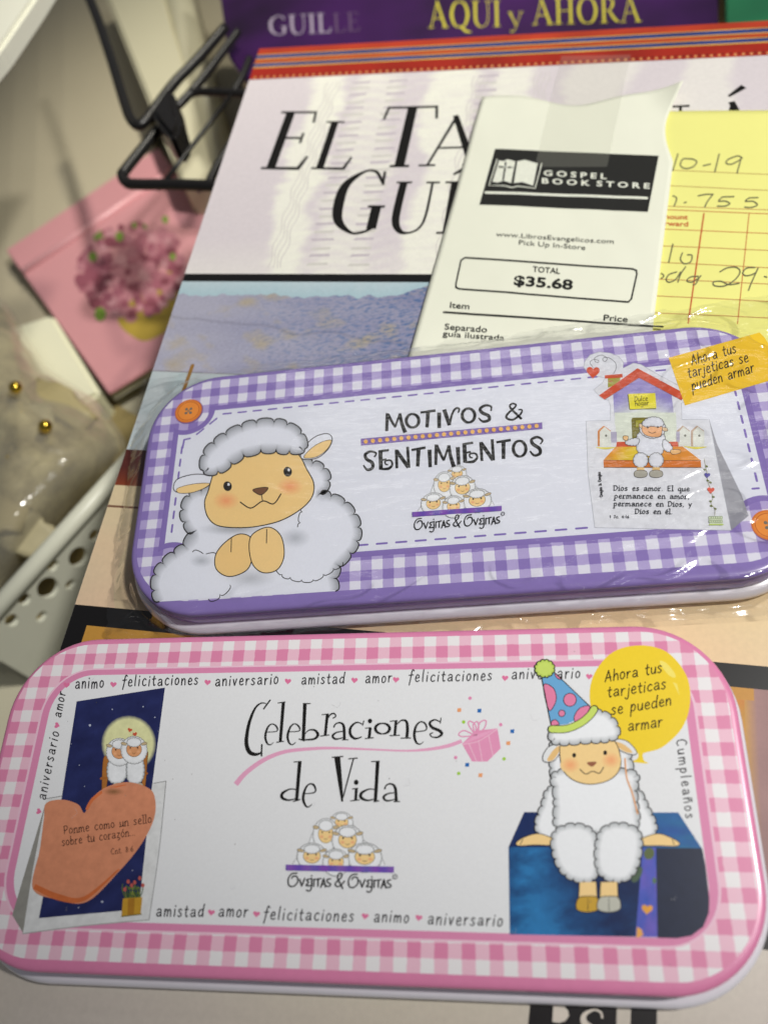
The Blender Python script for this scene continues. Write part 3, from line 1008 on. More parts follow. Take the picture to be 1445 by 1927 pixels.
# two plain hooves at the front
for x, c in ((545, (226, 184, 110)), (650, (240, 200, 128))):
    Bc.poly([(x - 42, 478), (x + 42, 476), (x + 46, 560), (x - 46, 562)], TAN)
    Bc.stroke([(x - 42, 478), (x - 46, 562)], 4, LN)
    Bc.stroke([(x + 42, 476), (x + 46, 560)], 4, LN)
    Bc.smooth([(x - 48, 558), (x, 548), (x + 48, 556), (x + 56, 610), (x, 628), (x - 56, 612)], (190, 190, 178) if x > 600 else (200, 160, 60), line=LN, lw=4)
    Bc.stroke([(x, 560), (x, 622)], 3, LN)
# ears, face
B8.smooth([(372, 606), (310, 620), (278, 670), (290, 700), (340, 690), (372, 640)], (226, 228, 230), line=LN, lw=4)
B8.smooth([(362, 616), (330, 640), (300, 690), (330, 690), (360, 650)], TAN2)
B8.smooth([(645, 585), (710, 590), (760, 640), (755, 662), (710, 655), (665, 630)], (226, 228, 230), line=LN, lw=4)
B8.smooth([(652, 594), (700, 610), (742, 650), (705, 648), (665, 622)], TAN2)
B8.smooth([(372, 600), (370, 700), (395, 760), (450, 800), (525, 815), (610, 798), (665, 755), (682, 690), (655, 600), (600, 575), (440, 578)], TAN, line=LN, lw=4.5, n=8)
B8.disc(420, 715, 52, 44, (240, 172, 120), edge=TAN, soft=.15)
B8.disc(630, 690, 52, 44, (240, 172, 120), edge=TAN, soft=.15)
B8.disc(440, 665, 10, 12, (35, 32, 30))
B8.disc(600, 652, 10, 12, (35, 32, 30))
B8.smooth([(505, 705), (530, 698), (556, 702), (532, 724)], (150, 96, 70))
B8.stroke([(470, 738), (500, 762), (535, 748), (570, 758), (592, 726)], 5, LN)
# wool fringe
B8.cloud([(322, 590), (330, 520), (400, 470), (520, 440), (600, 450), (655, 505), (665, 565), (600, 585), (500, 590), (400, 600)], 52, 17, depth=22, lw=5.6, line=LN)
# hat
B8.poly([(275, 262), (340, 238), (520, 415), (480, 470), (400, 505), (320, 512)], (108, 168, 214))
PK = (226, 130, 166)
for pts in ([(282, 302), (330, 315), (348, 365), (335, 410), (308, 428)], [(342, 240), (375, 268), (362, 272), (345, 258)], [(522, 412), (470, 420), (440, 465), (450, 495), (490, 470)], [(322, 510), (325, 488), (345, 482), (362, 505)]):
    B8.smooth(pts, PK, line=LN, lw=4)
B8.disc(418, 378, 33, 34, PK)
B8.ring(418, 378, 33, 34, 4, LN)
B8.disc(376, 448, 17, 17, PK)
B8.ring(376, 448, 17, 17, 4, LN)
B8.stroke([(272, 262), (322, 515)], 4.5, LN)
B8.stroke([(338, 236), (525, 415)], 4.5, LN)
B8.stroke([(322, 530, 42), (400, 528, 42), (470, 500, 42), (520, 460, 42), (545, 425, 42)], 42, LN)
B8.stroke([(324, 530, 34), (400, 528, 34), (470, 500, 34), (520, 460, 34), (543, 427, 34)], 34, (200, 220, 108))
B8.cloud(ell(288, 216, 46, 40, 12), 22, 9, col=(200, 220, 108), shade=(170, 196, 80), depth=10, lw=5.6, line=LN)
B8.stroke([(703, 682), (712, 780), (740, 860), (768, 968)], 7, (236, 168, 110))
ink.build('party_hat_sheep_picture', m_ink, tin_p)

# left card: night picture with heart
ink = newink(Z)
B = Brush(ink, pink_px)
B.poly([(84, 1520), (60, 1600), (24, 1722), (45, 1757), (66, 1640), (92, 1545)], (150, 148, 142))
B.poly([(88, 1503), (313, 1470), (298, 1600), (281, 1731), (160, 1742), (44, 1757), (62, 1640)], (224, 225, 226))
B.stroke([(290, 1474), (313, 1470)], 1.2, (120, 120, 120))
B.stroke([(313, 1470), (300, 1600), (281, 1731)], 1.4, (140, 140, 140))
B.stroke([(281, 1731), (160, 1742), (44, 1757)], 2.0, (176, 178, 176))
B.stroke([(88, 1503), (118, 1498)], 1.2, (120, 120, 120))


def night(u, v):
    n = noise.noise(Vector((u * 5, v * 9, 3)))
    return (38 + 8 * n, 44 + 10 * n, 92 + 16 * n)


B.grid((145, 1320), (311, 1294), (284, 1500), (114, 1520), night, 14, 16)
B.grid((114, 1520), (284, 1500), (262, 1711), (74, 1728), night, 14, 16)
for x, y, r in ((170, 1365, 2.2), (212, 1335, 1.2), (270, 1330, 1.3), (292, 1350, 1.2), (213, 1361, 1), (193, 1697, 2), (149, 1708, 1.2), (250, 1638, 1), (150, 1440, .9), (160, 1480, .9), (135, 1400, .8)):
    B.disc(x, y, r, r, (190, 196, 214), n=8)
B.disc(243, 1400, 52, 54, (226, 226, 172), edge=(44, 50, 96), soft=.86)
c5 = B.sub(0, 1150, 3.141)
c5.heart(770, 703, 15, (206, 86, 60), rot=.3)
c5.heart(800, 728, 15, (206, 86, 60), rot=-.3)
# bench with two woolly sheep
for pts in ([(612, 880), (640, 860), (650, 900), (625, 1080), (605, 1075)], [(845, 830), (875, 832), (872, 900), (860, 1040), (842, 1030)]):
    c5.smooth(pts, (176, 112, 52), line=(90, 60, 40), lw=3)
c5.stroke([(600, 990), (870, 960)], 14, (166, 100, 44))
c5.cloud([(650, 890), (640, 960), (660, 1010), (720, 1010), (750, 960), (745, 890), (700, 870)], 24, 7, depth=8, lw=3, line=(110, 110, 110))
c5.cloud([(760, 880), (755, 960), (770, 1010), (830, 1010), (852, 950), (840, 880), (800, 860)], 24, 7, depth=8, lw=3, line=(110, 110, 110))
small_sheep(c5, 708, 830, 90, 80, face=(226, 160, 112))
small_sheep(c5, 795, 818, 90, 80, face=(226, 160, 112))
for x in (690, 730, 790, 830):
    c5.disc(x, 1030, 18, 14, (190, 180, 160))
# orange heart
hp = catmull([(160, 1530), (148, 1514), (118, 1505), (88, 1512), (84, 1540), (76, 1600), (63, 1672), (110, 1693), (165, 1697), (225, 1640), (266, 1590), (291, 1540), (292, 1500), (278, 1482), (240, 1472), (200, 1482), (172, 1505)], True, 8)
B.poly(hp, (216, 142, 108))
B.stroke([(66, 1668, 10), (110, 1688, 12), (160, 1691, 8), (225, 1636, 3)], 8, (206, 110, 62), cap=False)
B.stroke([(164, 1524, 5), (176, 1504, 6), (202, 1486, 4), (238, 1477, 2)], 4, (214, 116, 70), cap=False)
B.disc(215, 1490, 22, 8, (150, 104, 70), edge=(216, 142, 108), soft=.1)
B.text(BOOKISH, 'Ponme como un sello', (121, 1570), (286, 1548), 9.5, 1.5, (64, 38, 30), slant=.1, gap=.2)
B.text(BOOKISH, 'sobre tu corazón...', (118, 1592), (255, 1572), 9.5, 1.5, (64, 38, 30), slant=.1, gap=.2)
B.text(BOOKISH, 'Cnt. 8:6', (210, 1608), (252, 1602), 6.5, 1.1, (64, 38, 30), slant=.1)
# flower pot
c6 = B.sub(0, 1500, 3.141)
for i in range(16):
    x = 745 + i * 6
    c6.stroke([(x, 600), (x + (i % 5 - 2) * 9, 550), (x + (i % 3 - 1) * 16, 515 + (i * 13) % 30)], 5, ((96, 116, 50), (130, 140, 60), (70, 96, 44))[i % 3])
for x, y in ((762, 500), (782, 522), (830, 480), (848, 522), (742, 546), (800, 505)):
    c6.disc(x, y, 10, 13, (190, 92, 84), n=12)
c6.poly([(730, 600), (845, 592), (835, 690), (722, 708)], (196, 150, 50))
c6.poly([(760, 602), (800, 598), (795, 700), (758, 704)], (170, 120, 40))
c6.stroke([(722, 706), (840, 692)], 6, (120, 110, 50))
ink.build('night_card_picture', m_inkn, tin_p)

ink = newink(Z + 90e-6)
b = Brush(ink, MM, False)
rr = random.Random(17)
for i in range(34):
    x, y = rr.uniform(-80, 88), rr.uniform(-37, 37)
    q = rr.uniform(.05, .13)
    b.disc(x, y, q, q, rr.choice([(96, 92, 88), (170, 168, 166), (140, 132, 124)]), n=7)
for i in range(16):
    x, y, a = rr.uniform(-75, 80), rr.uniform(-34, 34), rr.uniform(0, 6.28)
    l = rr.uniform(.6, 1.9)
    b.stroke([(x, y), (x + l * math.cos(a), y + l * math.sin(a)), (x + l * 1.4 * math.cos(a + .7), y + l * 1.4 * math.sin(a + .7))], .035, (196, 196, 200))
tag(ink.build('lint_specks', m_ink, tin_p), kind='stuff')

# --- lilac tin print
flatpoly('gingham_border', rr2(-93.1, 93.1, -37.4, 39.6, 19), T + .00001, m_gl, tin_l)
# the notched panel


def notched(x0, x1, y0, y1, r, cx=.0, cy=.0):
    pts = []

    def arc(cx, cy, a0, a1):
        for i in range(11):
            a = math.radians(a0 + (a1 - a0) * i / 10)
            pts.append((cx + r * math.cos(a), cy + r * math.sin(a)))
    arc(-82.2, 28.2, -88, -8)       # concave corner at the first button
    pts.append((x0 + 11.5 + (r - 9) * .2, y1))
    arc(82.4, 28.4, 187, 268)
    arc(82.6, -27.2, 90, 176)
    arc(-82.4, -27, 4, 88)
    return pts


def panel_pts(k):
    """clean notched rectangle, k mm outside the white panel"""
    x0, x1, y0, y1 = -84.6 - k, 84.4 + k, -25.9 - k, 27.7 + k
    r = 9.0 - k
    out = []
    for (cx, cy, sx, sy) in ((-82.3, 28.4, -1, 1), (82.4, 28.4, 1, 1), (82.6, -27.2, 1, -1), (-82.4, -27.2, -1, -1)):
        X = x0 if sx < 0 else x1
        Y = y1 if sy > 0 else y0
        # meet of circle with the side (x=X) and with the top/bottom (y=Y)
        dy = math.sqrt(max(r * r - (X - cx) ** 2, 0))
        dx = math.sqrt(max(r * r - (Y - cy) ** 2, 0))
        aS = math.atan2(-sy * dy, X - cx)
        aT = math.atan2(Y - cy, -sx * dx)
        seq = []
        if aT - aS > math.pi: aT -= 2 * math.pi
        if aS - aT > math.pi: aT += 2 * math.pi
        for i in range(13):
            a = aS + (aT - aS) * i / 12
            seq.append((cx + r * math.cos(a), cy + r * math.sin(a)))
        if (sx, sy) in ((1, 1), (-1, -1)):
            seq.reverse()
        out += seq
    return out


ink = Ink(T + .00002)
b = Brush(ink, MM, False)
b.poly(panel_pts(1.75), (136, 116, 182))
b.poly(panel_pts(0), (226, 228, 238))
# stitched dashes
ink.z += 4e-6
DC = (128, 108, 180)


def dash(x0, y0, x1, y1, n, f=.52):
    for i in range(n):
        a = i / n
        c = a + f / n
        b.stroke([(x0 + (x1 - x0) * a, y0 + (y1 - y0) * a), (x0 + (x1 - x0) * c, y0 + (y1 - y0) * c)], .62, DC, z=ink.z)


dash(-70.5, 26.0, 72, 26.0, 29)
dash(-71, -23.9, 72, -23.9, 26)
dash(-82.9, 15, -82.9, -17, 7)
dash(82.6, 17, 82.6, -16, 7)
dash(-72.5, 24.5, -80.5, 17.5, 2)
b.stroke([(-82.7, 14.5), (-82.5, 17.6)], .62, DC)
b.stroke([(-82.5, 17.6), (-80.6, 17.9)], .62, DC)
b.stroke([(81, -16), (82.6, -16)], .62, DC)
ink.build('label_panel', m_ink, tin_l)

# wooden-look printed buttons
for cx, cy in ((-82.2, 28.5), (83.0, -27.2)):
    ink = newink(Z)
    b = Brush(ink, MM, False)
    b.disc(cx + .2, cy - .3, 4.7, 4.7, (120, 100, 150))
    b.disc(cx, cy, 4.5, 4.5, (236, 148, 62), edge=(208, 108, 36), soft=.8)
    b.ring(cx, cy, 3.5, 3.5, .25, (196, 104, 40))
    for sx in (-1, 1):
        for sy in (-1, 1):
            b.disc(cx + sx * .75, cy + sy * .75, .5, .5, (110, 110, 100), n=12)
    b.stroke([(cx - .9, cy - .9), (cx + .9, cy + .9)], .28, (120, 120, 106))
    b.stroke([(cx - .9, cy + .9), (cx + .9, cy - .9)], .28, (120, 120, 106))
    ink.build('printed_button', m_ink, tin_l)

# large sheep picture
ink = newink(Z)
S = Brush(ink, lil_px).sub(220, 660, 3.01)
Wl = (228, 230, 240)
SH = (150, 153, 160)
S.cloud([(240, 1422), (212, 1340), (228, 1255), (290, 1180), (375, 1120), (440, 1060), (405, 1000), (376, 930), (395, 850), (460, 800), (700, 760), (1000, 640), (1100, 636), (1180, 680),
         (1195, 760), (1150, 820), (1230, 830), (1315, 890), (1365, 1000), (1345, 1110), (1265, 1200), (1225, 1270), (1240, 1362)], 82, 27, col=Wl, shade=SH, depth=34, lw=7, line=LN, flat=True)
# inner wool folds
for base in ([(1070, 850), (1040, 960), (1040, 1040), (950, 1070), (905, 1160), (910, 1250), (1010, 1290), (1100, 1300), (1180, 1260), (1280, 1200)],):
    S.cloud(base, 66, 16, fill=False, lw=5, line=LN, flat=True)
S.cloud([(430, 1140), (470, 1180), (540, 1160), (620, 1180), (650, 1290), (600, 1370), (520, 1408)], 70, 22, fill=False, lw=5, line=LN, flat=True)
S.disc(1010, 1060, 90, 60, (188, 191, 200), edge=Wl, soft=.1)
S.disc(480, 1190, 70, 40, (188, 191, 200), edge=Wl, soft=.1)
S.disc(760, 1290, 150, 60, (196, 198, 206), edge=Wl, soft=.1)
S.disc(660, 1010, 200, 40, (180, 183, 192), edge=Wl, soft=.2)
# ears
S.smooth([(545, 715), (450, 700), (350, 725), (322, 770), (340, 800), (430, 800), (520, 765)], Wl, line=LN, lw=5)
S.smooth([(525, 752), (430, 756), (345, 780), (352, 806), (420, 805), (490, 782)], TAN, line=LN, lw=3)
S.smooth([(1045, 610), (1060, 550), (1120, 490), (1190, 470), (1220, 500), (1195, 560), (1130, 610)], Wl, line=LN, lw=5)
S.smooth([(1060, 606), (1100, 555), (1160, 518), (1215, 508), (1190, 560), (1130, 602)], TAN, line=LN, lw=3)
# face
S.smooth([(600, 620), (548, 700), (520, 790), (498, 860), (515, 940), (570, 990), (680, 1003), (800, 995), (930, 962), (1040, 900), (1105, 830), (1115, 750), (1075, 670), (1030, 590), (950, 550), (780, 555)], (240, 206, 142), line=LN, lw=6, n=8)
S.disc(620, 850, 78, 54, (238, 166, 116), edge=(240, 206, 142), soft=.1)
S.disc(980, 770, 78, 54, (238, 166, 116), edge=(240, 206, 142), soft=.1)
for x, y in ((628, 768), (968, 686)):
    S.disc(x, y, 24, 28, LN, rot=-.2)
    S.disc(x + 6, y - 10, 7, 8, (226, 228, 236))
S.smooth([(770, 790), (815, 776), (858, 778), (830, 812), (806, 816)], (120, 84, 62), line=LN, lw=4)
S.stroke([(820, 815), (826, 850)], 5, LN)
S.stroke([(700, 858), (760, 892), (828, 852), (888, 868), (930, 812)], 7, LN)
# front hooves
S.smooth([(610, 1090), (690, 1040), (760, 1060), (770, 1150), (740, 1240), (640, 1280), (566, 1240), (560, 1160)], (238, 202, 138), line=LN, lw=5.5)
S.smooth([(770, 1040), (860, 1000), (930, 1050), (948, 1160), (910, 1240), (830, 1258), (770, 1210), (750, 1110)], (241, 207, 145), line=LN, lw=5.5)
S.stroke([(650, 1060), (648, 1140)], 5, LN)
S.stroke([(850, 1012), (848, 1090)], 5, LN)
# fringe on top
S.cloud([(490, 680), (500, 590), (590, 500), (720, 430), (860, 405), (990, 430), (1060, 500), (1055, 575), (960, 565), (850, 555), (750, 575), (670, 605), (620, 660), (540, 695)], 92, 27, col=Wl, shade=SH, depth=34, lw=7, line=LN)
ink.build('sheep_picture', m_ink, tin_l)

# title on the lilac tin
ink = newink(Z)
t = Brush(ink, lil_px).sub(660, 740, 3.803)
for st in [[(262, 143, 22), (257, 272, 20)], [(264, 150, 22), (318, 245, 14)], [(316, 245, 14), (352, 145, 14)], [(350, 145, 20), (368, 225, 22), (390, 282, 26)],
           [(498, 139, 15), (606, 124, 17)], [(553, 134, 26), (545, 246, 22)], [(632, 138, 26), (632, 250, 24)], [(668, 117, 26), (706, 230, 24)], [(706, 228, 16), (725, 150, 14), (748, 112, 14), (775, 112, 13), (768, 142, 9)],
           [(1002, 128, 10), (1003, 96, 13), (962, 88, 16), (925, 112, 19), (940, 140, 22), (985, 163, 22), (988, 192, 20), (945, 203, 16), (913, 176, 9)],
           [(1222, 186, 16), (1150, 115, 14), (1138, 88, 12), (1160, 74, 12), (1180, 92, 12), (1122, 148, 15), (1115, 178, 15), (1160, 190, 14), (1212, 152, 13), (1224, 122, 11), (1198, 118, 9)],
           [(168, 458, 9), (182, 430, 12), (140, 418, 16), (104, 440, 19), (115, 472, 22), (155, 500, 22), (155, 535, 20), (118, 548, 16), (90, 515, 9)],
           [(212, 408, 26), (216, 548, 25)], [(212, 415, 15), (273, 407, 15)], [(214, 482, 12), (256, 472, 12)], [(216, 543, 13), (270, 540, 18), (297, 512, 14), (285, 482, 12), (248, 486, 11), (250, 508, 10), (268, 512, 8)],
           [(326, 404, 20), (330, 538, 18)], [(326, 410, 24), (412, 532, 24)], [(406, 384, 19), (416, 534, 19)],
           [(434, 407, 15), (535, 390, 17)], [(485, 400, 26), (479, 525, 22)], [(563, 404, 26), (568, 530, 22)],
           [(612, 368, 22), (608, 514, 18)], [(613, 375, 22), (665, 482, 15)], [(664, 482, 14), (702, 375, 15)], [(700, 374, 22), (715, 455, 22), (737, 527, 27)],
           [(765, 386, 26), (772, 512, 22)], [(812, 358, 26), (818, 498, 25)], [(812, 364, 15), (875, 355, 15)], [(814, 430, 12), (858, 420, 12)], [(818, 493, 13), (876, 490, 18), (904, 460, 14), (890, 432, 12), (852, 436, 11), (854, 458, 10), (872, 462, 8)],
           [(930, 350, 21), (938, 486, 18)], [(930, 355, 24), (1018, 480, 24)], [(1011, 330, 19), (1021, 482, 19)],
           [(1041, 352, 15), (1144, 336, 17)], [(1092, 345, 26), (1092, 472, 22)],
           [(1355, 365, 9), (1371, 337, 13), (1335, 315, 16), (1294, 332, 19), (1302, 364, 22), (1348, 396, 22), (1352, 432, 20), (1312, 446, 16), (1281, 414, 9)]]:
    t.stroke([(q[0], q[1], q[2] * 1.13) for q in st], 8, BLK, raw=len(st) == 2, cap=False)
for x, y, ry in ((442, 198, 48), (842, 160, 50), (1207, 398, 56)):
    t.ring(x, y, 45, ry, 23, BLK, wt=16, rot=-.06)
t.poly([(72, 327), (1368, 210), (1370, 257), (74, 376)], (132, 108, 176))
for i in range(25):
    u = i / 24
    x, y = 108 + 1220 * u, 347 - 111 * u
    t.disc(x - 3, y + 4, 16, 15, (112, 92, 150), n=14)
    t.disc(x, y, 15, 15, (240, 184, 96), n=16)
ink.build('title_lettering', m_ink, tin_l)

ink = newink(Z)


def tolil(x, y):
    u = (x - 110) / 1225
    v = y - 645 - 20 * u
    return (105 + 1160 * u + v * .03, 580 - 85 * u + v * .93)


logo(Brush(ink, lil_px).sub(760, 880, 6.88), tolil)
ink.build('sheep_pile_logo', m_ink, tin_l)

# house card
ink = newink(Z)
B = Brush(ink, lil_px)
K = B.sub(1080, 650, 6.568)
c4 = B.sub(1040, 780, 3.568)
c3 = B.sub(1040, 560, 3.568)
c4.poly([(1048, 35), (1100, 200), (1265, 540), (1312, 680), (1195, 778), (1150, 560)], (168, 168, 176))
c4.poly([(1195, 778), (1312, 680), (1262, 655), (1180, 665)], (150, 150, 160))
CW, CE = (228, 229, 236), (184, 186, 196)
card = [(280, 760), (235, 400), (222, 45), (385, 40), (385, -60), (372, -95), (325, -110), (272, -165), (330, -210), (350, -245), (300, -255), (240, -280), (205, -315), (215, -360), (250, -400), (310, -420),
        (380, -412), (440, -390), (472, -350), (470, -310), (540, -345), (590, -335), (700, -270), (850, -190), (900, -150), (915, -110), (880, -80), (860, -75), (865, 35), (1048, 35), (1120, 400), (1195, 778)]
c4.poly(card, CW)
c4.stroke(card + [card[0]], 4, CE, raw=True)
# wall
K.grid((480, 600), (1200, 600), (1245, 985), (500, 985), lambda u, v: tuple(int((150, 140, 205)[i] + ((226, 232, 222)[i] - (150, 140, 205)[i]) * min(1, max(0, v * 1.4 + .25 - abs(u - .5) * 1.1))) for i in range(3)), 14, 10)
K.poly([(480, 602), (780, 400), (820, 400), (1200, 602)], (160, 150, 208))
c4.grid((413, -12), (825, -12), (832, 190), (428, 190), (224, 230, 216), 6, 6)
K.poly([(415, 400), (570, 400), (560, 470), (415, 525)], (166, 160, 60))
K.poly([(375, 370), (595, 352), (598, 398), (380, 412)], (206, 84, 50))
K.stroke([(430, 445), (470, 442)], 12, (190, 80, 50))
K.poly([(305, 620), (780, 283), (1382, 605), (1325, 680), (800, 402), (375, 672)], (212, 84, 52))
K.stroke([(375, 672), (800, 402), (1325, 680)], 5, (110, 90, 100), raw=True)
K.heart(232, 330, 88, (214, 84, 52), rot=.05)
K.stroke([(235, 275), (195, 215), (240, 175), (300, 190), (290, 215), (255, 195), (260, 150), (340, 122), (405, 160), (385, 200), (350, 180), (375, 150), (440, 160), (510, 220), (515, 290), (485, 350)], 6, (70, 70, 78))
K.poly([(655, 605), (990, 592), (1010, 790), (680, 798)], (110, 110, 60))
K.poly([(668, 600), (1000, 590), (1015, 775), (688, 790)], (238, 226, 64))
K.text(HAND, 'Dulce', (740, 695), (905, 685), 38, 7, (60, 54, 30), slant=.1)
K.text(HAND, 'hogar', (752, 750), (918, 738), 36, 7, (60, 54, 30), slant=.1)
K.poly([(705, 920), (720, 895), (960, 890), (985, 900), (990, 1250), (720, 1250)], (124, 116, 40))
K.poly([(760, 930), (900, 915), (900, 1000), (760, 1010)], (170, 164, 50))
# picket boards
for x, c in ((300, (196, 128, 60)), (830, (214, 206, 230)), (925, (222, 222, 216))):
    c4.poly([(x, 110), (x + 40, 75), (x + 88, 110), (x + 88, 214), (x, 214)], (214, 140, 80) if x == 300 else (196, 170, 150))
    c4.poly([(x + 14, 116), (x + 46, 84), (x + 90, 118), (x + 90, 214), (x + 14, 214)], (228, 230, 222))
    c4.disc(x + 56, 143, 8, 8, (120, 120, 110), n=10)
c4.poly([(388, 118), (428, 118), (428, 190), (390, 188)], (182, 176, 200))
c4.poly([(826, 116), (850, 116), (850, 186), (828, 186)], (182, 176, 200))
c4.stroke([(290, 222, 4), (350, 228, 14), (420, 222, 4)], 10, (226, 214, 80))
c4.stroke([(880, 216, 4), (960, 226, 16), (1030, 218, 4)], 10, (226, 214, 80))
c4.poly([(428, 184), (835, 184), (840, 216), (424, 218)], (214, 92, 62))
c4.grid((420, 218), (870, 216), (990, 308), (338, 308), lambda u, v: (228, 150 + 50 * max(0, math.sin(u * 5)), 56), 10, 4)
c4.grid((338, 308), (990, 310), (994, 356), (342, 356), (214, 120, 44), 6, 1)
c4.stroke([(340, 308), (992, 310)], 3, (120, 80, 40))
c4.stroke([(342, 357), (994, 357)], 4, (110, 80, 50))
# plain seated sheep
c4.cloud([(575, 130), (565, 180), (572, 250), (640, 275), (720, 270), (745, 200), (738, 130), (650, 110)], 24, 7, depth=10, lw=3.2, line=LN, col=Wl, shade=(196, 198, 204))
c4.cloud([(520, 170), (490, 185), (490, 200), (560, 205), (575, 165)], 20, 6, depth=6, lw=3, line=LN, col=Wl, shade=(196, 198, 204))
c4.cloud([(745, 170), (790, 210), (800, 240), (770, 250), (740, 220)], 20, 6, depth=6, lw=3, line=LN, col=Wl, shade=(196, 198, 204))
for x in (588, 692):
    c4.cloud(ell(x, 308, 46, 46, 12), 24, 7, depth=10, lw=3.2, line=LN, col=Wl, shade=(196, 198, 204))
    c4.poly([(x - 24, 356), (x + 24, 356), (x + 26, 385), (x - 26, 385)], (236, 196, 130))
    c4.smooth([(x - 40, 385), (x, 374), (x + 40, 385), (x + 40, 415), (x, 426), (x - 40, 416)], (176, 172, 160), line=LN, lw=3)
c4.smooth([(505, 150), (475, 145), (470, 165), (495, 178)], (236, 190, 130), line=LN, lw=3)
c4.smooth([(790, 240), (850, 240), (852, 260), (800, 268)], (236, 190, 130), line=LN, lw=3)
c4.cloud(ell(668, 95, 84, 62, 14), 24, 7, depth=10, lw=3.2, line=LN, col=Wl, shade=(196, 198, 204))
c4.smooth([(608, 78), (582, 62), (578, 82), (600, 98)], (226, 196, 160), line=LN, lw=3)
c4.smooth([(732, 90), (762, 92), (768, 112), (740, 112)], (226, 196, 160), line=LN, lw=3)
c4.smooth([(608, 70), (596, 110), (625, 142), (680, 154), (722, 145), (732, 100), (722, 70), (660, 55)], (238, 178, 128), line=LN, lw=3)
for x, y in ((635, 90), (703, 88)):
    c4.disc(x, y, 6, 6, LN, n=10)
c4.stroke([(640, 118), (664, 128), (690, 120)], 4, LN)
c4.cloud([(600, 62), (625, 36), (670, 22), (720, 34), (742, 66), (715, 80), (660, 76), (620, 82)], 22, 7, depth=9, lw=3.2, line=LN, col=Wl, shade=(196, 198, 204))
# vine with hearts
c4.stroke([(1015, 300), (1022, 345), (1035, 400), (1038, 450), (1052, 490), (1060, 520), (1072, 560), (1060, 600), (1085, 635), (1085, 680)], 2.5, (170, 165, 120))
for x, y in ((1030, 350), (1018, 372), (1038, 446), (1056, 458), (1075, 555), (1056, 585), (1060, 616), (1088, 634)):
    c4.disc(x, y, 10, 6, (112, 120, 60), n=10, rot=.4)
c4.heart(1034, 410, 21, (96, 88, 170), rot=.1)
c4.heart(1058, 510, 26, (224, 100, 80), rot=.1)
c4.poly([(1042, 690), (1136, 684), (1138, 738), (1050, 738)], (216, 226, 196))
for i in range(12):
    c4.ring(1052 + (i % 6) * 15, 694 + (i // 6) * 26, 9, 9, 3, (120, 140, 96), n=10)
c4.stroke([(1048, 742), (1140, 742)], 7, (190, 214, 90))
VT = (40, 42, 50)
c4.text(BOOKISH, 'Dios es amor. El que', (405, 512), (915, 516), 21, 4.8, VT, gap=.2)
c4.text(BOOKISH, 'permanece en amor,', (412, 564), (914, 568), 21, 4.8, VT, gap=.2)
c4.text(BOOKISH, 'permanece en Dios, y', (408, 616), (930, 620), 21, 4.8, VT, gap=.2)
c4.text(BOOKISH, 'Dios en él.', (550, 668), (800, 670), 21, 4.8, VT, gap=.2)
c4.text(BOOKISH, '1 Jn. 4:16', (382, 698), (510, 698), 12, 3.2, VT, gap=.2)
c4.text(HAND, 'Ovejas & Ovejas', (334, 556), (318, 388), 12, 4, (30, 30, 34), gap=.12)
ink.build('house_card_picture', m_inkn, tin_l)

ink = newink(Z + 30e-6)
c3 = Brush(ink, lil_px).sub(1040, 560, 3.568)
c3.poly([(775, 405), (1385, 235), (1420, 270), (1470, 350), (1500, 480), (1500, 545), (885, 725)], (238, 196, 46))
for s, p0, p1 in (('Ahora tus', (930, 455), (1228, 372)), ('tarjeticas se', (908, 542), (1310, 430)), ('pueden armar', (934, 625), (1350, 500))):
    c3.text(HAND, s, p0, p1, 42, 7.5, (40, 36, 24), slant=.15, gap=.2, wob=.05)
ink.build('yellow_caption_patch', m_ink, tin_l)

# ---------------------------------------------------------------- the big book
BT = 0.0125
DESK = -0.165
m_board = mat('cover_board', (206, 200, 196), rough=0.45, spec=0.4, noise_scale=60, noise_amt=0.1)
m_pages = mat('page_edges', (216, 206, 180), rough=0.8, spec=0.1, noise_scale=900, noise_amt=0.35, stretch=(1, 1, 30))
book = empty('large_book', (BOOK_O[0], BOOK_O[1], -T - BT), BOOK_R, 'large picture book with mauve title cover and red blue striped top, under both tins', 'book')
BX0, BX1, BY0, BY1 = 0.0, 0.2218, -0.0633, 0.3200


def slab(name, x0, x1, y0, y1, z0, z1, material, parent, bev=0.0008):
    bm = bmesh.new()
    bmesh.ops.create_cube(bm, size=1)
    for v in bm.verts:
        v.co = ((x0 + x1) / 2 + v.co.x * (x1 - x0), (y0 + y1) / 2 + v.co.y * (y1 - y0), (z0 + z1) / 2 + v.co.z * (z1 - z0))
    if bev:
        bmesh.ops.bevel(bm, geom=bm.edges[:], offset=bev, segments=2, affect='EDGES')
    me = bpy.data.meshes.new(name)
    bm.to_mesh(me)
    bm.free()
    me.materials.append(material)
    o = bpy.data.objects.new(name, me)
    COL.objects.link(o)
    if parent: o.parent = parent
    return o


slab('front_cover', BX0, BX1, BY0, BY1, BT - .0022, BT - .00005, m_board, book)
slab('page_block', BX0 + .001, BX1 - .004, BY0 + .004, BY1 - .004, .0022, BT - .0022, m_pages, book, 0)
slab('back_cover', BX0, BX1, BY0, BY1, 0, .0022, m_board, book)
tag(slab('storage_box', BX0 + .025, BX1 - .03, BY0 + .03, BY1 - .04, DESK, -T - BT, mat('box_card', (150, 140, 120), rough=.8), None, .001),
    'plain box that carries the large book, hidden beneath it', 'box').location = (BOOK_O[0], BOOK_O[1], 0)
bpy.data.objects['storage_box'].rotation_euler = (0, 0, BOOK_R)

E = .0006                                    # print keeps inside the bevel
ink = Ink(BT)
b = Brush(ink, BM, False)


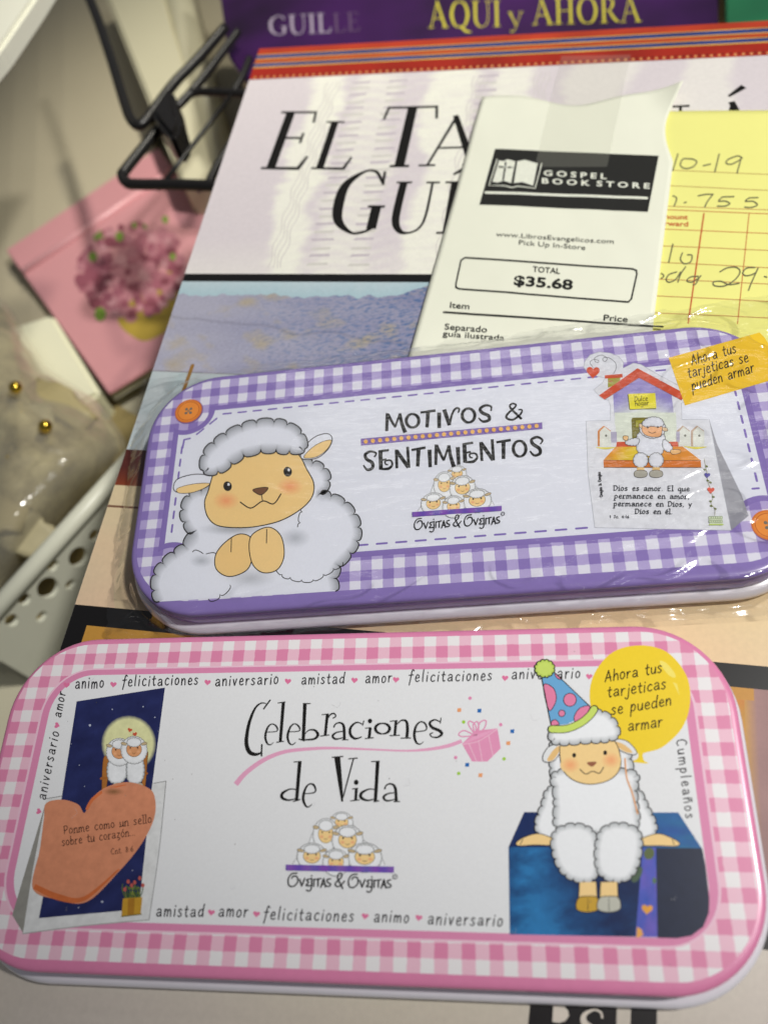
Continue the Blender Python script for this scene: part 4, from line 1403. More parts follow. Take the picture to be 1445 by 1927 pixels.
def field(u, v):
    x, y = u * 227, 196 + v * 112
    w = noise.noise(Vector((x * .02, y * .05, 0))) * 7 + noise.noise(Vector((x * .1, y * .3, 3))) * 3
    xs = x - y * .0 + w
    s = 0.0
    for c, hw, a in ((38, 7, .9), (60, 10, .55), (92, 9, .9), (116, 8, .8), (150, 12, .5), (190, 10, .5)):
        s = max(s, a * max(0, min(1, (hw - abs(xs - c)) / 4 + .5)))
    s += .25 * noise.noise(Vector((x * .08, y * .9, 7))) if 40 < x < 130 else 0
    s = max(s, min(1, max(0, (18 - (y - 196)) / 24)) * .5 + s * .5)
    s += .14 * math.sin(y * 1.1 + 2 * math.sin(x * .3)) * (1 if 44 < x < 80 else 0)
    s = max(0, min(1, s))
    A, Bb = (222, 213, 216), (246, 245, 230)
    return tuple(A[i] + (Bb[i] - A[i]) * s for i in range(3))


b.grid((.6, 196), (227.4, 196), (227.4, 308.5), (.6, 308.5), field, 170, 90)
# rippled ribbons in the title field
for i in range(4):
    for k in (33, 96, 121):
        pts = []
        for j in range(50):
            y = 199 + j * 2.15
            pts.append((k + i * 1.7 + .7 * math.sin(j * .9 + i) + (y - 196) * .04, y))
        b.stroke(pts, .35, (214, 208, 204), raw=True, cap=False, z=BT + .00002 + 2e-6 * i)
rr = random.Random(5)
for k in (52, 68, 106):
    for j in range(26):
        y = 200 + j * 4.1 + rr.uniform(-.4, .4)
        b.grid((k - 4, y), (k + 4 + rr.uniform(-1, 1), y + .3), (k + 4, y + 1.5), (k - 4 + rr.uniform(-1, 1), y + 1.3), (204, 194, 200) if j % 2 else (216, 212, 204), 3, 1, z=BT + .00003 + 2e-6 * (j % 3))
ink.build('title_background_print', m_bookink, book)

ink = Ink(BT + .0001)
b = Brush(ink, BM, False)
yb, yt = 308.3, 329.5
H = yt - yb
bands = [(0, .19, (184, 62, 38)), (.19, .22, (206, 160, 70)), (.22, .33, (38, 62, 128)), (.33, .36, (214, 170, 84)), (.36, .47, (184, 72, 40)), (.47, .5, (206, 160, 70)), (.5, .6, (38, 62, 128)),
         (.6, .64, (214, 170, 84)), (.64, 1.0, (164, 42, 28))]
for a, c, colr in bands:
    b.grid((.6, yt - c * H), (227.4, yt - c * H), (227.4, yt - a * H), (.6, yt - a * H),
           lambda u, v, q=colr: tuple(max(0, x * (1 + .22 * noise.noise(Vector((u * 12, v, q[0]))))) for x in q), 50, 1)
for i in range(76):
    x = 3 + i * 2.97
    b.disc(x, yb + 1.3, .62, .85, (214, 150, 96), n=8)
    b.disc(x + 1.4, yb + 2.0, .5, .6, (104, 36, 24), n=8)
    ink.z -= 2 * Ink.DZ
ink.build('striped_band_print', m_bookink, book)

ink = Ink(BT + .00005)
Bk = Brush(ink, book_px)
DK = (24, 22, 20)
b = Brush(ink, BM, False)


def unbm(p):
    return (p[0] * 1000 / .9727, (p[1] * 1000 + 1.04) / .9727)


def big(ch, xl, xr, yl, h, wide=None):
    """capital ch with its feet from pixel xl to xr on the cover, height h mm"""
    p0, p1 = book_px(xl, yl[0]), book_px(xr, yl[1])
    rom(b, ch, unbm(p0), unbm(p1), h, DK, bold=1.08, down=False)


big('E', 488, 565, (318, 319), 34.5, )
big('L', 583, 650, (318, 319), 28)
big('T', 700, 800, (315, 314), 35.5)
big('A', 787, 902, (313, 311), 28)
big('B', 915, 975, (310, 308), 28)
big('E', 985, 1055, (304, 303), 29.5)
big('R', 1062, 1160, (302, 300), 29.5)
big('N', 1190, 1298, (302, 298), 29)
big('Á', 1330, 1440, (297, 294), 29)
big('G', 612, 712, (440, 441), 34)
big('U', 722, 806, (439, 440), 27)
big('Í', 818, 862, (440, 440), 27)
big('A', 880, 990, (440, 440), 27)
ink.build('title_lettering', m_bookink, book)

ink = Ink(BT)
b = Brush(ink, BM, False)
b.grid((.6, 192.2), (227.4, 192.2), (227.4, 196), (.6, 196), (22, 21, 22), 20, 1)


def land(u, v):
    x, y = u * 227, 150 + v * 42.2
    ridge = 185.5 + 1.4 * noise.noise(Vector((x * .05, 2, 0))) + 1.4 * noise.noise(Vector((x * .25, 5, 0))) + max(0, (x - 84)) * .42
    if y > ridge:
        t = min(1, (y - ridge) / 8)
        return (172 + 20 * t, 198 + 10 * t, 206 + 8 * t)
    n = noise.turbulence(Vector((x * .06, y * .10 - x * .03, 1)), 5, False)
    n2 = noise.noise(Vector((x * .30 + y * .5, y * .9 - x * .35, 9))) + .6 * noise.noise(Vector((x * .8 + y, y * 1.6 - x * .6, 4)))
    f = noise.noise(Vector((x * 1.1, y * 1.8, 14)))
    hz_ = max(0, 1 - x / 90) * .6 + .25 * noise.noise(Vector((x * .05, y * .12, 21)))
    m = (146 + 44 * hz_, 146 + 42 * hz_, 172 + 26 * hz_)
    o = (176, 164, 146)
    bl = (84, 110, 156)
    sl = noise.noise(Vector((x * .16 + y * .16, y * .07, 31)))
    k = max(0, min(1, n * 1.1 - .35 + (ridge - y) * .012 + f * .18 + sl * .7))
    c = [m[i] + (o[i] - m[i]) * k for i in range(3)]
    q = max(0, min(1, n2 * 1.5 + .1)) * max(0, min(1, (x - 25) / 70))
    c = [c[i] + (bl[i] - c[i]) * q for i in range(3)]
    r2 = 176 + 2.5 * noise.noise(Vector((x * .07, 8, 0))) - .12 * x
    if r2 - 1.2 < y < r2:
        c = [v * .93 for v in c]
    return tuple(v * (1 + .07 * f) for v in c)


b.grid((.6, 150), (227.4, 150), (227.4, 192.2), (.6, 192.2), land, 460, 110)
b.grid((.6, 117), (227.4, 117), (227.4, 150), (.6, 150), lambda u, v: (186 + 10 * noise.noise(Vector((u * 30, v * 4, 0))), 196, 198), 40, 6)
b.stroke([(0.8, 150.2), (60, 149.5), (227, 149.4)], .35, (120, 110, 116))
b.stroke([(14.6, 138), (15.2, 153)], 1.4, (150, 110, 50))
b.grid((.6, 103), (227.4, 103), (227.4, 117), (.6, 117), lambda u, v: (84 + 90 * max(0, .5 - v), 40 + 40 * max(0, .5 - v), 36), 20, 6)
b.grid((.6, 60), (227.4, 60), (227.4, 103), (.6, 103), lambda u, v: (214 + 14 * u + 6 * noise.noise(Vector((u * 9, v * 3, 0))), 196 + 12 * u - 8 * (1 - v), 158), 30, 12)
b.stroke([(.8, 95), (227, 95)], .8, (120, 84, 66))
b.disc(20, 74, 9, 18, (150, 120, 96), edge=(212, 192, 156), soft=.1)
b.grid((.6, -8), (227.4, -8), (227.4, 60), (.6, 60), (22, 21, 22), 10, 4)
# lower picture inside the black frame


def lower(u, v):
    n = noise.noise(Vector((u * 14, v * 5, 2)))
    if u < .9:
        return (188 + 10 * n, 140 + 12 * n, 62)
    return (124 + 24 * n + 20 * v, 90 + 22 * n + 20 * v, 88 + 20 * n + 20 * v)


b.grid((6.8, -2), (221, -2), (221, 53.6), (6.8, 53.6), lower, 60, 20)
b.grid((186, -2), (196.6, -2), (196.6, 53.6), (186, 53.6), lambda u, v: tuple(((96, 56, 44), (128, 84, 44), (186, 134, 56))[min(2, int(v * 2.99))][i] * (1 + .1 * noise.noise(Vector((u * 3, v * 9, i)))) for i in range(3)), 6, 40)
b.grid((186, 50.4), (199, 50.4), (199, 53.6), (186, 53.6), (190, 138, 60), 3, 1)
b.grid((.6, -63.4), (227.4, -63.4), (227.4, -8), (.6, -8), lambda u, v: (206, 197, 184 + 3 * math.sin(u * 9)), 10, 4)
ink.build('cover_pictures_print', m_bookink, book)
ink = Ink(BT + .00003)
Bk = Brush(ink, book_px).sub(940, 1830, 2.861)
Bk.poly([(163, 173), (630, 188), (618, 600), (120, 600)], (26, 22, 24))
Bk.poly([(706, 190), (846, 195), (840, 600), (690, 600)], (26, 22, 24))
Bk.poly([(288, 179), (345, 182), (368, 205), (372, 235), (352, 262), (318, 272), (283, 266)], (222, 212, 200))
rom(Bk, 'S', (420, 420), (560, 428), 225, (222, 212, 200), bold=1.5)
ink.build('publisher_mark', m_bookink, book)

# ---------------------------------------------------------------- receipt, yellow slip, tape
m_receipt = mat('thermal_paper', (238, 239, 220), rough=0.55, spec=0.25, noise_scale=25, noise_amt=0.06, bump=0.25, bump_scale=60)
m_yellow = mat('yellow_paper', (240, 237, 142), rough=0.75, spec=0.15, noise_scale=30, noise_amt=0.06, bump=0.3, bump_scale=90)


def sheet(name, c, hf, n, m, material, label, cat, edge=None):
    """paper sheet between four cover points (metres, book frame), as a real thin sheet"""
    V, Fs = [], []
    for j in range(m + 1):
        for i in range(n + 1):
            u, v = i / n, j / m
            x = (1 - u) * (1 - v) * c[0][0] + u * (1 - v) * c[1][0] + u * v * c[2][0] + (1 - u) * v * c[3][0]
            y = (1 - u) * (1 - v) * c[0][1] + u * (1 - v) * c[1][1] + u * v * c[2][1] + (1 - u) * v * c[3][1]
            if edge: x, y = edge(u, v, x, y)
            V.append((x, y, hf(x, y)))
    for j in range(m):
        for i in range(n):
            a = j * (n + 1) + i
            Fs.append((a, a + n + 1, a + n + 2, a + 1))
    o = obj(name, V, Fs, material, None, smooth='keep')
    for p in o.data.polygons: p.use_smooth = True
    if o.data.polygons[0].normal.z < 0: o.data.flip_normals()
    md = o.modifiers.new('thick', 'SOLIDIFY')
    md.thickness = .00008
    md.offset = -1
    o.location = (BOOK_O[0], BOOK_O[1], -T)
    o.rotation_euler = (0, 0, BOOK_R)
    return tag(o, label, cat)


def hf_y(x, y):
    return .00025 + .0002 * (1 + noise.noise(Vector((x * 35, y * 28, 4))))


yc = [book_px(1130, 700), book_px(1475, 712), book_px(1500, 209), book_px(1196, 212)]
slip = sheet('yellow_slip', yc, hf_y, 30, 40, m_yellow, 'yellow ruled slip with pencil figures, partly under the white receipt', 'paper slip',
             edge=lambda u, v, x, y: (x, y + (.0006 * noise.noise(Vector((u * 30, 0, 0))) if v == 1 else 0)))
ink = Ink(.00007, hf_y)
Y = Brush(ink, book_px).sub(1160, 180, 4.19)
RED, RUL = (206, 92, 54), (188, 140, 84)
for x0, y0, x1, y1, w, c in ((250, 590, 1290, 634, 4, RUL), (250, 712, 1290, 760, 4, RUL), (250, 876, 1290, 913, 4, (200, 120, 80)), (250, 903, 1290, 945, 5, RED), (250, 1056, 1290, 1100, 4.5, RED),
                             (250, 1188, 1290, 1234, 4.5, (196, 120, 70)), (250, 1318, 1290, 1371, 4.5, (196, 120, 70)), (250, 1452, 1290, 1498, 4.5, (196, 110, 70)), (250, 1584, 1290, 1636, 4.5, (196, 110, 70)), (250, 1718, 1290, 1766, 4.5, (196, 110, 70))):
    n = 26
    Y.stroke([(x0 + (x1 - x0) * i / n, y0 + (y1 - y0) * i / n) for i in range(n + 1)], w, c, raw=True, cap=False)
Y.stroke([(685 - 125 * i / 24, 935 + 870 * i / 24) for i in range(25)], 11, RED, raw=True, cap=False)
Y.stroke([(1040 - 92 * i / 24, 940 + 870 * i / 24) for i in range(25)], 6, RED, raw=True, cap=False)
ink.z += 4e-6
sans(Y, 'Amount', (300, 978), (558, 985), 36, (204, 92, 56), bold=.02)
sans(Y, 'Forward', (295, 1030), (560, 1040), 36, (204, 92, 56), bold=.02)
PC = (112, 110, 82)
for st in [[(480, 470), (440, 600)], [(590, 510), (520, 510), (500, 560), (540, 585), (600, 570), (628, 530), (590, 508)], [(680, 562), (735, 550)], [(805, 470), (770, 612)],
           [(985, 500), (950, 485), (880, 510), (858, 540), (900, 550), (960, 520), (985, 500)], [(975, 510), (945, 620)],
           [(440, 800), (470, 820), (450, 880)], [(530, 855), (545, 850)], [(640, 800), (700, 788), (757, 788)], [(757, 788), (715, 840), (690, 890)],
           [(920, 805), (830, 808)], [(830, 808), (800, 842), (850, 840), (888, 860), (850, 880), (790, 880)], [(1110, 812), (1040, 815)], [(1040, 815), (1010, 842), (1070, 842), (1105, 870), (1060, 890), (1005, 888)],
           [(440, 1180), (408, 1325)], [(515, 1250), (500, 1300), (530, 1335), (580, 1320), (590, 1270), (555, 1265)],
           [(350, 1410), (370, 1430), (350, 1450)], [(470, 1400), (410, 1420), (388, 1460), (410, 1480), (460, 1460), (500, 1400)], [(540, 1360), (500, 1420), (480, 1480)],
           [(640, 1435), (580, 1440), (550, 1470), (590, 1480), (640, 1450), (660, 1430)], [(650, 1440), (620, 1495), (600, 1500)],
           [(810, 1400), (870, 1368), (940, 1365), (968, 1400), (930, 1460), (850, 1510), (770, 1510), (760, 1480), (820, 1475), (880, 1500), (960, 1490)],
           [(1085, 1365), (1020, 1370), (990, 1410), (1020, 1430), (1085, 1410), (1110, 1370)], [(1110, 1370), (1060, 1480), (1035, 1545)], [(1160, 1435), (1180, 1440)]]:
    Y.stroke(st, 10, PC, raw=len(st) == 2)
ink.build('ruling_and_pencil', m_paperink, slip)

TRc = book_px(1281, 180)


def hf_r(x, y):
    h = .0009 + .00042 * (1 + noise.noise(Vector((x * 30 + 3, y * 20, 1)))) + .00022 * abs(noise.noise(Vector((x * 75 + y * 30, y * 40 - x * 30, 6)))) + .0004 * math.exp(-((y - .2596) / .008) ** 2)
    d = (x - TRc[0]) * .85 + (y - TRc[1]) * .5
    k = max(0, d + .013)
    return h + k * k * 28


rc = [book_px(751, 745), book_px(1216, 712), TRc, book_px(908, 188)]


def redge(u, v, x, y):
    if v > .72:
        t = (v - .72) / .28
        y += .0008 * math.sin(u * 9) * t - .0052 * math.exp(-((u - .47) / .2) ** 2) * t
        x -= u ** 6 * .0042 * math.sin(t * math.pi * 1.0) if t < 1 else 0
    return x, y


rec = sheet('receipt', rc, hf_r, 48, 70, m_receipt, 'white store receipt with black logo box and boxed total, taped to the book', 'receipt', edge=redge)
ink = Ink(.00010, hf_r)
R = Brush(ink, book_px).sub(760, 180, 2.109)
RB = (42, 42, 40)
RW_ = (238, 240, 224)
R.grid((362, 226), (1008, 252), (965, 474), (300, 445), RB, 30, 12)
ink.z += 8e-5
R.poly([(378, 272), (395, 275), (412, 268), (442, 276), (425, 362), (395, 352), (372, 360), (352, 356)], RW_)
R.poly([(450, 276), (480, 270), (530, 284), (512, 372), (470, 358), (436, 362)], RW_)
R.stroke([(370, 268), (338, 370), (400, 372), (430, 380), (450, 374), (520, 382), (546, 284)], 4, RW_, raw=True)
R.stroke([(404, 280), (394, 348)], 7, RB)
R.stroke([(378, 298), (430, 300)], 7, RB)
R.disc(404, 298, 8, 8, RW_, n=10)
R.stroke([(404, 286), (402, 312)], 4, RB)
sans(R, 'G O S P E L', (553, 331), (802, 345), 21, RW_, bold=.03)
sans(R, 'B O O K  S T O R E', (546, 362), (972, 384), 21, RW_, bold=.03)
R.stroke([(325 + 26.5 * i, 398 + .95 * i) for i in range(25)], 10, RW_, raw=True)
GR = (98, 98, 92)
sans(R, 'www.LibrosEvangelicos.com', (366, 572), (830, 600), 18, GR)
sans(R, 'Pick Up In-Store', (456, 605), (718, 624), 19, GR)


def boxline(pts, w, c, n=10):
    out = []
    for i in range(len(pts)):
        a, d = pts[i], pts[(i + 1) % len(pts)]
        for k in range(n):
            out.append((a[0] + (d[0] - a[0]) * k / n, a[1] + (d[1] - a[1]) * k / n))
    R.stroke(out, w, c, closed=True, raw=True)


boxline([(244, 656), (905, 700), (920, 706), (922, 720), (900, 820), (888, 832), (220, 780), (208, 774), (208, 760), (228, 666)], 6, RB)
sans(R, 'TOTAL', (510, 712), (618, 720), 22, RB, bold=.01)
sans(R, '$35.68', (436, 765), (668, 782), 38, RB, bold=.028)
sans(R, 'Item', (184, 855), (260, 861), 24, RB, bold=.008)
sans(R, 'Price', (790, 905), (885, 912), 24, RB, bold=.008)
R.stroke([(160 + 36 * i, 872 + 2.45 * i) for i in range(25)], 7, RB, raw=True)
sans(R, 'Separado', (163, 940), (330, 952), 24, RB, bold=.008)
sans(R, 'guia ilustrada', (155, 966), (398, 984), 22, RB, bold=.006)
ink.build('receipt_print', m_paperink, rec)

m_tape = bpy.data.materials.new('clear_tape')
m_tape.use_nodes = True
nt = m_tape.node_tree
bs = nt.nodes['Principled BSDF']
bs.inputs['Base Color'].default_value = (*lin((205, 205, 190)), 1)
bs.inputs['Roughness'].default_value = .18
bs.inputs['Coat Weight'].default_value = 1.0
tr = nt.nodes.new('ShaderNodeBsdfTransparent')
mxs = nt.nodes.new('ShaderNodeMixShader')
mxs.inputs[0].default_value = .11
nt.links.new(tr.outputs[0], mxs.inputs[1])
nt.links.new(bs.outputs[0], mxs.inputs[2])
nt.links.new(mxs.outputs[0], nt.nodes['Material Output'].inputs[0])


def hf_t(x, y):
    a = hf_r(x, y) if y < .2776 else .0006
    fold = -.0000 + .0020 * math.exp(-((y - .2338) / .0016) ** 2) + .001 * math.exp(-((y - .2373) / .0012) ** 2)
    return max(a, .0009) + .00022 + fold


tc_ = [book_px(1006, 321), book_px(1141, 322), book_px(1186, 108), book_px(1056, 110)]
tape = sheet('tape_strip', tc_, hf_t, 16, 60, m_tape, 'clear tape strip holding the receipt to the book cover', 'tape')
tape.modifiers.clear()

# ---------------------------------------------------------------- clear film round the lilac tin
m_film = bpy.data.materials.new('clear_film')
m_film.use_nodes = True
nt = m_film.node_tree
nt.nodes.remove(nt.nodes['Principled BSDF'])
tr = nt.nodes.new('ShaderNodeBsdfTransparent')
tr.inputs[0].default_value = (.95, .952, .955, 1)
gl = nt.nodes.new('ShaderNodeBsdfGlossy')
gl.inputs['Roughness'].default_value = .11
gl.inputs['Color'].default_value = (1, 1, 1, 1)
fr = nt.nodes.new('ShaderNodeFresnel')
fr.inputs[0].default_value = 1.5
mu = nt.nodes.new('ShaderNodeMath')
mu.operation = 'MULTIPLY'
mu.inputs[1].default_value = 1.3
nt.links.new(fr.outputs[0], mu.inputs[0])
mxs = nt.nodes.new('ShaderNodeMixShader')
mn = nt.nodes.new('ShaderNodeMath')
mn.operation = 'MINIMUM'
mn.inputs[1].default_value = .34
nt.links.new(mu.outputs[0], mn.inputs[0])
nt.links.new(mn.outputs[0], mxs.inputs[0])
nt.links.new(tr.outputs[0], mxs.inputs[1])
nt.links.new(gl.outputs[0], mxs.inputs[2])
nt.links.new(mxs.outputs[0], nt.nodes['Material Output'].inputs[0])
tcn = nt.nodes.new('ShaderNodeTexCoord')
mp = nt.nodes.new('ShaderNodeMapping')
mp.inputs['Rotation'].default_value = (0, 0, .6)
mp.inputs['Scale'].default_value = (90, 420, 200)
nz = nt.nodes.new('ShaderNodeTexNoise')
nz.inputs['Scale'].default_value = 1.0
nz.inputs['Detail'].default_value = 3
nt.links.new(tcn.outputs['Object'], mp.inputs[0])
nt.links.new(mp.outputs[0], nz.inputs['Vector'])
bp = nt.nodes.new('ShaderNodeBump')
bp.inputs['Strength'].default_value = .3
bp.inputs['Distance'].default_value = .0006
nt.links.new(nz.outputs['Fac'], bp.inputs['Height'])
nt.links.new(bp.outputs[0], gl.inputs['Normal'])


def film_point(u, v):
    """u,v in 0..1 over the wrapper; returns local point of the tin frame"""
    x0, x1 = -.1035, .112
    x = x0 + (x1 - x0) * u
    yb_ = -.0415 - (.0060 + .0020 * u) - .0010 * noise.noise(Vector((u * 14, 1, 0)))
    yt_ = .0415 + (.0085 + .008 * u * u) + .0016 * noise.noise(Vector((u * 11, 4, 0))) + .0006 * noise.noise(Vector((u * 60, 4, 0)))
    y = yb_ + (yt_ - yb_) * v
    x += .0014 * noise.noise(Vector((v * 9, 2, 5))) + .0006 * noise.noise(Vector((v * 50, 2, 5)))
    r = RAD
    qx, qy = abs(x) - (HW + .0004 - r), abs(y) - (HH + .0004 - r)
    d = math.hypot(max(qx, 0), max(qy, 0)) - r if (qx > 0 or qy > 0) else max(qx, qy) - r
    w = noise.noise(Vector((x * 60, y * 60, 0)))
    z = T + .00045 + .00018 * (1 + w)
    # crinkles: creased folds running out from the corners, fine facets at the edge
    fold = 1 - abs(noise.noise(Vector((x * 55 + y * 20, y * 120 - x * 25, 3))))
    fold = max(0, fold - .86) / .14
    fine = noise.noise(Vector((x * 210, y * 330, 8)))
    right = max(0, min(1, (x - .03) / .05))
    front = max(0, min(1, (-.028 - y) / .012))
    z += (.00025 + .00035 * right + .00035 * front) * fold * max(.25 * (1 if fold > 0 else 0), right, front)
    z += .00005 * (right + front) * fine
    if d > 0:
        dm = .0085 if y > -.03 else .0042
        t = min(1, d / dm)
        t = t ** 1.25 if y > -.03 else t * t * (3 - 2 * t)
        lowest = .0032
        z = z * (1 - t) + lowest * t
        z += (.0004 * fine + .0011 * noise.noise(Vector((x * 130 + 9, y * 150, 5))) + .0007 * fold) * min(1, d / .0022)
        z = max(z, .0014 + .0004 * fine)
    return x, y, z


NU, NV = 520, 220
V, Fs = [], []
for j in range(NV + 1):
    for i in range(NU + 1):
        V.append(film_point(i / NU, j / NV))
for j in range(NV):
    for i in range(NU):
        a = j * (NU + 1) + i
        Fs.append((a, a + 1, a + NU + 2, a + NU + 1))
film = obj('plastic_wrapper', V, Fs, m_film, None, smooth='keep')
for p in film.data.polygons: p.use_smooth = True
film.location = (*LIL_O, -T)
film.rotation_euler = (0, 0, LIL_R)
tag(film, 'clear crinkled plastic wrapper tightly round the lilac tin', 'plastic wrapper')

# ---------------------------------------------------------------- background
m_desk = mat('white_laminate', (208, 202, 176), rough=0.5, spec=0.3, noise_scale=5, noise_amt=0.12, bump=.05)
m_cream = mat('cream_enamel', (214, 208, 178), rough=0.35, spec=0.4, noise_scale=8, noise_amt=0.08)
m_dark = mat('black_wire', (26, 24, 24), rough=0.35, spec=0.5, noise_scale=200, noise_amt=0.3)


def quadbox(name, px4, z1, z0, material, label, cat, bev=.002, parent=None):
    """upright prism whose top corners are seen at the given places at height z1"""
    top = [at(x, y, z1) for x, y in px4]
    bm = bmesh.new()
    vt = [bm.verts.new(p) for p in top]
    vb = [bm.verts.new((p.x, p.y, z0)) for p in top]
    bm.faces.new(vt)
    bm.faces.new(list(reversed(vb)))
    n = len(vt)
    for i in range(n):
        bm.faces.new((vt[i], vb[i], vb[(i + 1) % n], vt[(i + 1) % n]))
    bmesh.ops.recalc_face_normals(bm, faces=bm.faces)
    if bev:
        bmesh.ops.bevel(bm, geom=bm.edges[:], offset=bev, segments=2, affect='EDGES')
    me = bpy.data.meshes.new(name)
    bm.to_mesh(me)
    bm.free()
    me.materials.append(material)
    o = bpy.data.objects.new(name, me)
    COL.objects.link(o)
    if parent: o.parent = parent
    return tag(o, label, cat) if label else o


def tube(name, pts, rad, material, parent=None, closed=False, smooth=True, n=10, ends=True):
    q = catmull(pts, closed, 6) if smooth and len(pts) > 2 else [tuple(p) for p in pts]
    q = [Vector(p[:3]) for p in q]
    V, Fs = [], []
    L = len(q)
    up = Vector((0, 0, 1))
    for i in range(L):
        d = (q[min(i + 1, L - 1)] - q[max(i - 1, 0)]).normalized()
        a = d.cross(up if abs(d.z) < .95 else Vector((1, 0, 0))).normalized()
        c = a.cross(d)
        for k in range(n):
            t = 2 * math.pi * k / n
            V.append(q[i] + (a * math.cos(t) + c * math.sin(t)) * rad)
    for i in range(L - 1):
        for k in range(n):
            Fs.append((i * n + k, i * n + (k + 1) % n, (i + 1) * n + (k + 1) % n, (i + 1) * n + k))
    Fs.append(tuple(reversed(range(n))))
    Fs.append(tuple(range((L - 1) * n, L * n)))
    return obj(name, V, Fs, material, parent, smooth=True)


# desk: one big sheet
V = [(-2.5, -1.5, DESK), (2.5, -1.5, DESK), (2.5, 2.5, DESK), (-2.5, 2.5, DESK)]
tag(obj('desk_surface', V, [(0, 1, 2, 3)], m_desk, None, smooth='keep'), kind='structure')
# added curved panel behind the notebook: bends from the lamps so its left darkens
c0, c1 = at(262, -60, -.145), at(300, 480, -.145)
ax = (c1 - c0)
ax.z = 0
L0 = ax.length
ax.normalize()
nx_ = Vector((-ax.y, ax.x, 0))
if nx_.x > 0: nx_ = -nx_
V, Fs = [], []
NA = 24
prof = []
for i in range(NA + 1):
    t = i / NA
    prof.append((t * .50, -.34 * (max(0, t - .12) / .88) ** 1.7))
for s in (-.25, L0 + .05):
    for a, h in prof:
        p = c0 + ax * s + nx_ * a
        V.append((p.x, p.y, -.148 + h))
    for a, h in reversed(prof):
        p = c0 + ax * s + nx_ * a
        V.append((p.x, p.y, -.153 + h))
n = len(prof) * 2
for i in range(n):
    j = (i + 1) % n
    Fs.append((i, j, n + j, n + i))
Fs.append(tuple(range(n)))
Fs.append(tuple(reversed(range(n, 2 * n))))
m_curve = mat('pale_curve', (190, 180, 154), rough=0.55, spec=0.3, noise_scale=6, noise_amt=0.1)
tag(obj('shade_curve_panel', V, Fs, m_curve, None), 'pale grey beige panel added and curved to darken the upper left', 'curved panel')
quadbox('white_shelf_edge', [(-60, -60), (100, -60), (62, 0), (0, 90), (-60, 160)], .0, -.012, mat('cream_board', (244, 243, 226), rough=.5), 'cream board corner poking in at the very top left', 'board')
# pale box with a rounded rim left of the purple book
bx = empty('drawer_unit', at(300, 200, DESK), 0, 'cream box standing on the desk behind the wire rack', 'box')


def child(o, parent):
    o.parent = parent
    o.matrix_parent_inverse = Matrix.Translation(-parent.location)
    return o


child(quadbox('top_panel', [(186, -40), (342, 345), (420, 345), (300, -40)], -.118, DESK, m_cream, None, None), bx)
child(tube('rolled_rim', [at(318, -60, -.128), at(420, 330, -.128)], .011, m_cream, smooth=False, n=20), bx)
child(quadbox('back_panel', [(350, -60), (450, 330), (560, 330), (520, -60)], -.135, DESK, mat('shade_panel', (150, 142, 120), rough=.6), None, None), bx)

# pink notebook
NZ = -.142
nb = empty('pink_notebook', at(12, 470, NZ - .010), 0, 'pink notebook with a printed bunch of flowers, on the desk beyond the book', 'notebook')
m_nb = mat('pink_cover', (208, 148, 152), rough=0.42, spec=0.4, noise_scale=12, noise_amt=0.08)
m_nb2 = mat('notebook_pages', (190, 186, 160), rough=0.8)
q4 = [(12, 470), (205, 740), (505, 560), (297, 277)]
child(quadbox('cover', q4, NZ, NZ - .002, m_nb, None, None, bev=.0006), nb)
cen = (sum(p[0] for p in q4) / 4, sum(p[1] for p in q4) / 4)
child(quadbox('page_block', [(cen[0] + (x - cen[0]) * .985, cen[1] + (y - cen[1]) * .985) for x, y in q4], NZ - .002, NZ - .010, m_nb2, None, None, bev=0), nb)
child(tube('spine_fold', [at(44, 512, NZ + .0004), at(330, 318, NZ + .0004)], .0022, mat('fold', (232, 172, 176), rough=.3), smooth=False), nb)  # paler than the cover: its highlight put into the colour
ink = Ink(NZ + .0001)
B = Brush(ink, lambda x, y: (at(x, y, NZ).x, at(x, y, NZ).y))
B.smooth([(222, 598), (262, 640), (300, 632), (330, 606), (352, 540), (340, 500), (280, 540)], (178, 152, 62))
rr = random.Random(11)
pet = [(172, 106, 118), (186, 124, 134), (150, 84, 98), (196, 142, 148), (162, 96, 110), (132, 70, 82), (176, 116, 126)]
for i in range(12):
    a = rr.uniform(0, 6.28)
    x, y = 246 + 92 * math.cos(a), 512 + 84 * math.sin(a)
    B.disc(x, y, 10, 7, rr.choice([(96, 130, 50), (70, 84, 50), (110, 136, 56)]), rot=a, n=10)
for i in range(230):
    a, d = rr.uniform(0, 6.28), math.sqrt(rr.random())
    x, y = 250 + 98 * d * math.cos(a) + 14 * d * math.sin(a), 508 + 86 * d * math.sin(a) - 20 * d * math.cos(a)
    r = rr.uniform(6, 13)
    B.disc(x, y, r, r * .9, rr.choice(pet), n=10)
for x, y, r in ((226, 446, 8), (176, 484, 8), (190, 592, 11), (254, 425, 5), (312, 414, 6), (326, 484, 6)):
    B.disc(x, y, r, r * 1.2, (118, 146, 56), n=12)
child(ink.build('flower_print', mat('notebook_print', (255, 255, 255), rough=.42, attr='ink', noise_scale=60, noise_amt=.2), None), nb)

